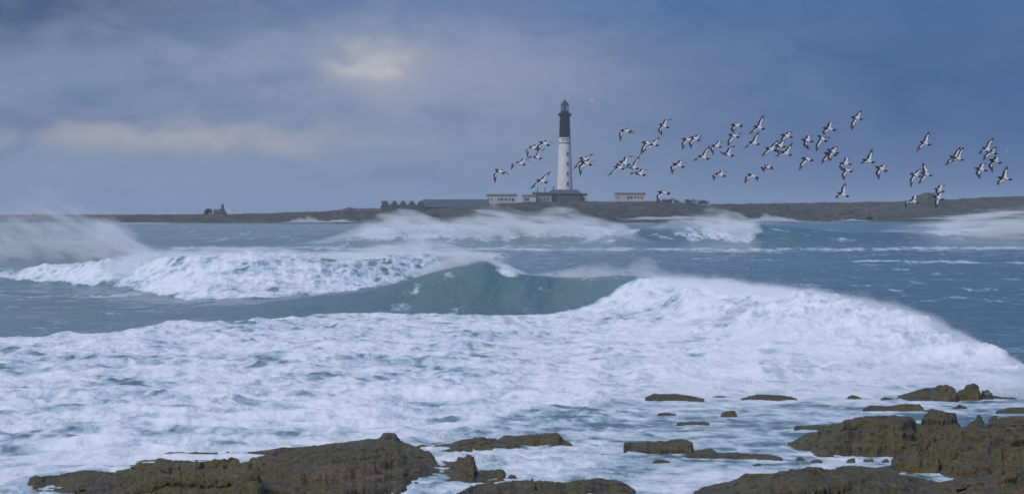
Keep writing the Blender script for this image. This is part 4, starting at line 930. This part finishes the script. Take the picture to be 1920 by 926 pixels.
def plume(name, label, dens, top, base, dist, thick, seed, power=1.3, shear=0.0, streak=(2.5, 1.0), contrast=1.0, weight=None, warp=0.35):
    """a body of mist between the rows base and top (as seen at distance dist), thick metres deep, fading upward"""
    k = dist / F; x0, x1 = top[0][0], top[-1][0]; cx = ((x0 + x1) / 2 - 960) * k
    wx = (x1 - x0) * k
    zt_ = lambda px: EYE - (ipl(px, top) - HZ) * k
    zb_ = lambda px: EYE - (ipl(px, base) - HZ) * k
    P = np.linspace(x0, x1, 48); V, Fc = [], []
    for p in P:
        zt, zb = float(zt_(p)), float(zb_(p)); mg = 0.12 * max(zt - zb, 0.2) + 0.05
        xx = (p - 960) * k - cx
        V += [(xx, -2.2 * thick, zb - mg), (xx, 2.2 * thick, zb - mg), (xx, 1.7 * thick, zt + mg), (xx, -1.7 * thick, zt + mg)]
    for q in range(len(P) - 1):
        for e_ in range(4): Fc.append((q * 4 + e_, q * 4 + (e_ + 1) % 4, q * 4 + 4 + (e_ + 1) % 4, q * 4 + 4 + e_))
    Fc.append((3, 2, 1, 0)); n_ = (len(P) - 1) * 4; Fc.append((n_, n_ + 1, n_ + 2, n_ + 3))
    m, g, out = material(name + '_mist')
    tc = g.n('ShaderNodeTexCoord'); sx = g.n('ShaderNodeSeparateXYZ'); g.t.links.new(tc.outputs['Object'], sx.inputs[0])
    t = g.m('ADD', g.m('DIVIDE', sx.outputs[0], wx), 0.5)
    zlo = min(float(zb_(p)) for p in P) - 0.5; zhi = max(float(zt_(p)) for p in P) + 0.5
    nrm = lambda z: (z - zlo) / (zhi - zlo)
    S_ = sorted(set([x0, x1] + [q[0] for q in top] + [q[0] for q in base]))
    zt = g.m('ADD', g.m('MULTIPLY', curve_node(g, t, [((q - x0) / (x1 - x0), nrm(float(zt_(q)))) for q in S_]), zhi - zlo), zlo)
    zb = g.m('ADD', g.m('MULTIPLY', curve_node(g, t, [((q - x0) / (x1 - x0), nrm(float(zb_(q)))) for q in S_]), zhi - zlo), zlo)
    cmb = g.n('ShaderNodeCombineXYZ'); g.put(cmb.inputs[0], g.m('ADD', sx.outputs[0], g.m('MULTIPLY', sx.outputs[2], shear))); g.t.links.new(sx.outputs[1], cmb.inputs[1]); g.t.links.new(sx.outputs[2], cmb.inputs[2])
    nz = g.noise(g.scale(cmb.outputs[0], (1 / streak[0], 0.5 / streak[0], 1 / streak[1]), (seed * 3.7, seed, 0)), 1.0, 4, 0.55, 0.3)
    nf = g.m('SUBTRACT', nz, 0.5)
    h = g.m('DIVIDE', g.m('SUBTRACT', sx.outputs[2], zb), g.m('MAXIMUM', g.m('SUBTRACT', zt, zb), 0.05))
    hw = g.m('ADD', h, g.m('MULTIPLY', nf, -warp * 2))
    fall = g.m('MULTIPLY', g.m('POWER', g.step(hw, 1.0, 0.0, 0.0, 1.0, False), power), g.step(h, -0.10, 0.22))
    dep = g.m('DIVIDE', sx.outputs[1], thick); dep = g.m('EXPONENT', g.m('MULTIPLY', g.m('MULTIPLY', dep, dep), -1.0))
    d_ = g.m('MULTIPLY', g.m('MULTIPLY', fall, dep), g.m('MAXIMUM', g.m('ADD', 1.0, g.m('MULTIPLY', nf, 4.0 * contrast)), 0.0))
    wpts = weight or [(x0, 0.0), (x0 + 0.12 * (x1 - x0), 1.0), (x1 - 0.08 * (x1 - x0), 1.0), (x1, 0.0)]
    d_ = g.m('MULTIPLY', d_, curve_node(g, t, [((q[0] - x0) / (x1 - x0), q[1]) for q in wpts]))
    pv = g.n('ShaderNodeVolumePrincipled'); pv.inputs['Color'].default_value = (0.98, 0.99, 1.0, 1); pv.inputs['Anisotropy'].default_value = -0.25
    g.t.links.new(g.m('MULTIPLY', d_, dens), pv.inputs['Density']); g.t.links.new(pv.outputs[0], out.inputs['Volume'])
    diag = math.sqrt(wx ** 2 + (4.4 * thick) ** 2 + (zhi - zlo) ** 2)
    m.cycles.volume_step_rate = max(0.02, min(1.0, 0.35 * thick / (diag / 10)))
    o = mesh_object(name, V, Fc, m); o.location = (cx, dist, 0)
    return tag(o, label, 'spray', None, 'stuff')
plume('wave_spray', 'wind blown spray over the distant breaker before the sheds', 0.6,
      [(560, 456), (640, 436), (700, 406), (745, 394), (790, 402), (830, 410), (880, 398), (910, 388), (960, 392), (1000, 398), (1040, 390), (1080, 394), (1130, 408), (1165, 420), (1200, 440), (1260, 456)],
      [(560, 462), (1260, 464)], 438, 5, 1, 1.1, 2.0, (4, 1.3), 1.4)
plume('wave_spray', 'spray streaming back off the curling distant wave', 0.6,
      [(1170, 446), (1240, 416), (1300, 400), (1345, 390), (1375, 396), (1404, 408), (1422, 414), (1428, 430)], [(1170, 462), (1300, 458), (1428, 436)], 452, 4, 2, 1.1, 1.4, (3, 1.1), 1.4,
      [(1170, 0), (1230, .6), (1340, 1), (1410, 1), (1428, 0)])
plume('wave_spray', 'broad veil of spray drifting past the right edge', 0.42,
      [(1560, 452), (1640, 434), (1720, 418), (1800, 402), (1860, 394), (1920, 390), (2150, 386)], [(1560, 466), (2150, 470)], 490, 6, 3, 0.9, -3.0, (6, 0.9), 1.7,
      [(1560, 0), (1680, .45), (1800, .9), (1920, 1), (2100, .9), (2150, 0)])
plume('wave_spray', 'tall sheet of spray bursting up at the left edge', 0.52,
      [(-260, 440), (-60, 400), (20, 372), (70, 356), (105, 368), (140, 384), (180, 396), (215, 412), (245, 440), (275, 462), (320, 474), (420, 482)],
      [(-260, 520), (0, 516), (150, 500), (420, 494)], 285, 5, 4, 1.0, 1.3, (1.9, 1.3), 1.9, [(-260, 0), (-60, .42), (30, .36), (120, .5), (180, .9), (250, 1.5), (330, 1), (420, 0)], 0.42)
plume('wave_spray', 'mist over the broken white wave left of the tall crest', 1.3,
      [(200, 486), (330, 466), (460, 462), (560, 466), (640, 470), (720, 456), (800, 450), (860, 460), (915, 480)], [(200, 512), (560, 508), (915, 496)], 190, 3, 5, 1.1, 1.2, (1.8, 0.6), 1.3)
plume('wave_spray', 'spray blowing off the tall green wave crest', 1.7,
      [(770, 506), (830, 484), (875, 470), (905, 472), (930, 480), (960, 498), (1000, 516)], [(770, 522), (870, 500), (905, 494), (945, 504), (1000, 522)], 147.5, .8, 6, 1.2, 0.8, (1.0, 0.4), 1.0)
plume('wave_spray', 'thin spindrift above the crest between peak and breaker', 1.1,
      [(960, 518), (1060, 502), (1120, 490), (1160, 496), (1200, 484), (1216, 478), (1240, 502), (1310, 514)], [(960, 528), (1100, 528), (1310, 539)], 149, 1.2, 7, 1.3, 0.6, (0.9, 0.7), 1.2)
plume('wave_spray', 'mist torn back from the crest of the big white breaker', 1.6,
      [(1220, 514), (1300, 518), (1400, 524), (1450, 530), (1500, 534), (1600, 552), (1700, 570), (1800, 614)], [(1220, 535), (1300, 541), (1450, 557), (1600, 579), (1700, 600), (1800, 642)], 118, 1.2, 8, 1.4, 0.5, (0.8, 0.5), 1.3)
# droplets torn from the big breaker: along its crest line and over its face
rr = np.random.RandomState(31)
n = 420000
px = rr.uniform(1150, 1960, n * 2); px = px[rr.uniform(0, 1, n * 2) < 0.03 + sstep(px, 1170, 1330)][:n]; n = len(px); yc, dc, wf, wb = crest(WAVE_A, px)
zc = EYE - dc * (yc - HZ) / F
gust = np.clip(0.45 + 1.2 * fbm(px / 26, px * 0 + 3.3, oct=5, gain=.65), 0.05, 1.6)
hgt = rr.exponential(1, n) * 0.17 * gust * np.clip(zc / 1.2, .3, 1.2)
t = -np.abs(rr.normal(size=n)) * 1.2
t0 = np.exp(-np.abs(t / wf) ** 1.7)
pos = np.stack([(px - 960) / F * (dc + t) - rr.exponential(1, n) * hgt * 1.0, dc + t + rr.normal(size=n) * .3, zc * t0 + hgt + 0.05 + rr.normal(size=n) * .03], -1)
size = 0.0026 * np.exp(rr.normal(size=n) * .5)
drops('breaker_spray', pos, size, 'ragged spray along the crest of the big white breaker')
n = 120000
px = rr.uniform(1150, 1930, n * 2); px = px[rr.uniform(0, 1, n * 2) < sstep(px, 1180, 1360)][:n]; n = len(px); yc, dc, wf, wb = crest(WAVE_A, px); zc = EYE - dc * (yc - HZ) / F
q = rr.uniform(0, 1, n); t = -q * wf * 1.7
gust = np.clip(0.25 + 1.5 * fbm(px / 40, t / 3 + 7, oct=4, gain=.6), 0.02, 1.5)
hgt = rr.exponential(1, n) * 0.13 * gust
pos = np.stack([(px - 960) / F * (dc + t), dc + t, zc * np.exp(-np.abs(t / wf) ** 1.7) + hgt + .08], -1)
drops('breaker_spray', pos, 0.0036 * np.exp(rr.normal(size=n) * .5), 'fine drops flying over the tumbling face of the breaker')
# splashes where foam meets the left ledge, and surf beyond the spit
def splash(name, label, pts, n, rad, seed):
    rr = np.random.RandomState(seed); P = []
    for (px, py, d, wpx, h) in pts:
        k = d / F; m = n // len(pts)
        q = rr.normal(size=m) * .42
        lob = (0.55 + 0.8 * fbm(q * 2.6 + px, q * 0 + seed, oct=4)) * np.exp(-(q / .8) ** 2)
        z = np.abs(rr.normal(size=m)) * .5 * h * np.clip(lob, .1, 1.3)
        P.append(np.stack([(px - 960 + q * wpx * 1.6 - z / h * wpx * .3) * k, d + rr.normal(size=m) * 3, EYE - (py - HZ) * k + z - .6], -1))
    P = np.concatenate(P); drops(name, P, rad * np.exp(rr.normal(size=len(P)) * .4), label)
splash('surf_splash', 'white surf bursting beyond the chapel on the spit', [(428, 402, 1720, 9, 5), (452, 402, 1720, 24, 1.8), (300, 402, 1760, 8, 2.2), (328, 402, 1760, 10, 2.4), (36, 401, 1760, 14, 3), (168, 402, 1760, 6, 2), (552, 399, 1760, 18, 1.4)], 60000, .05, 51)
splash('surf_splash', 'low white surf along the near side of the island', [(578, 415, 1380, 26, 3.6), (640, 414, 1390, 16, 1.6), (1225, 409, 1390, 30, 2.0), (1452, 412, 900, 34, 2.6), (1280, 407, 1420, 30, 1.4), (1850, 404, 1640, 60, 2.0), (1790, 408, 1640, 50, 1.2), (1600, 412, 1660, 20, 1.0)], 120000, .035, 52)

# ================================================================== HAZE
hx = box('haze', -21000, 21000, -40, 14500, -3.5, 85, M['white'])
hm, g, out = material('haze_air')
pv = g.n('ShaderNodeVolumePrincipled'); pv.inputs['Color'].default_value = (0.80, 0.87, 1.0, 1); pv.inputs['Density'].default_value = 0.000115
pv.inputs['Anisotropy'].default_value = 0.0
g.t.links.new(pv.outputs[0], out.inputs['Volume'])
hx.data.materials.clear(); hx.data.materials.append(hm)
tag(hx, 'pale sea haze in the air over the water', 'haze', None, 'stuff')
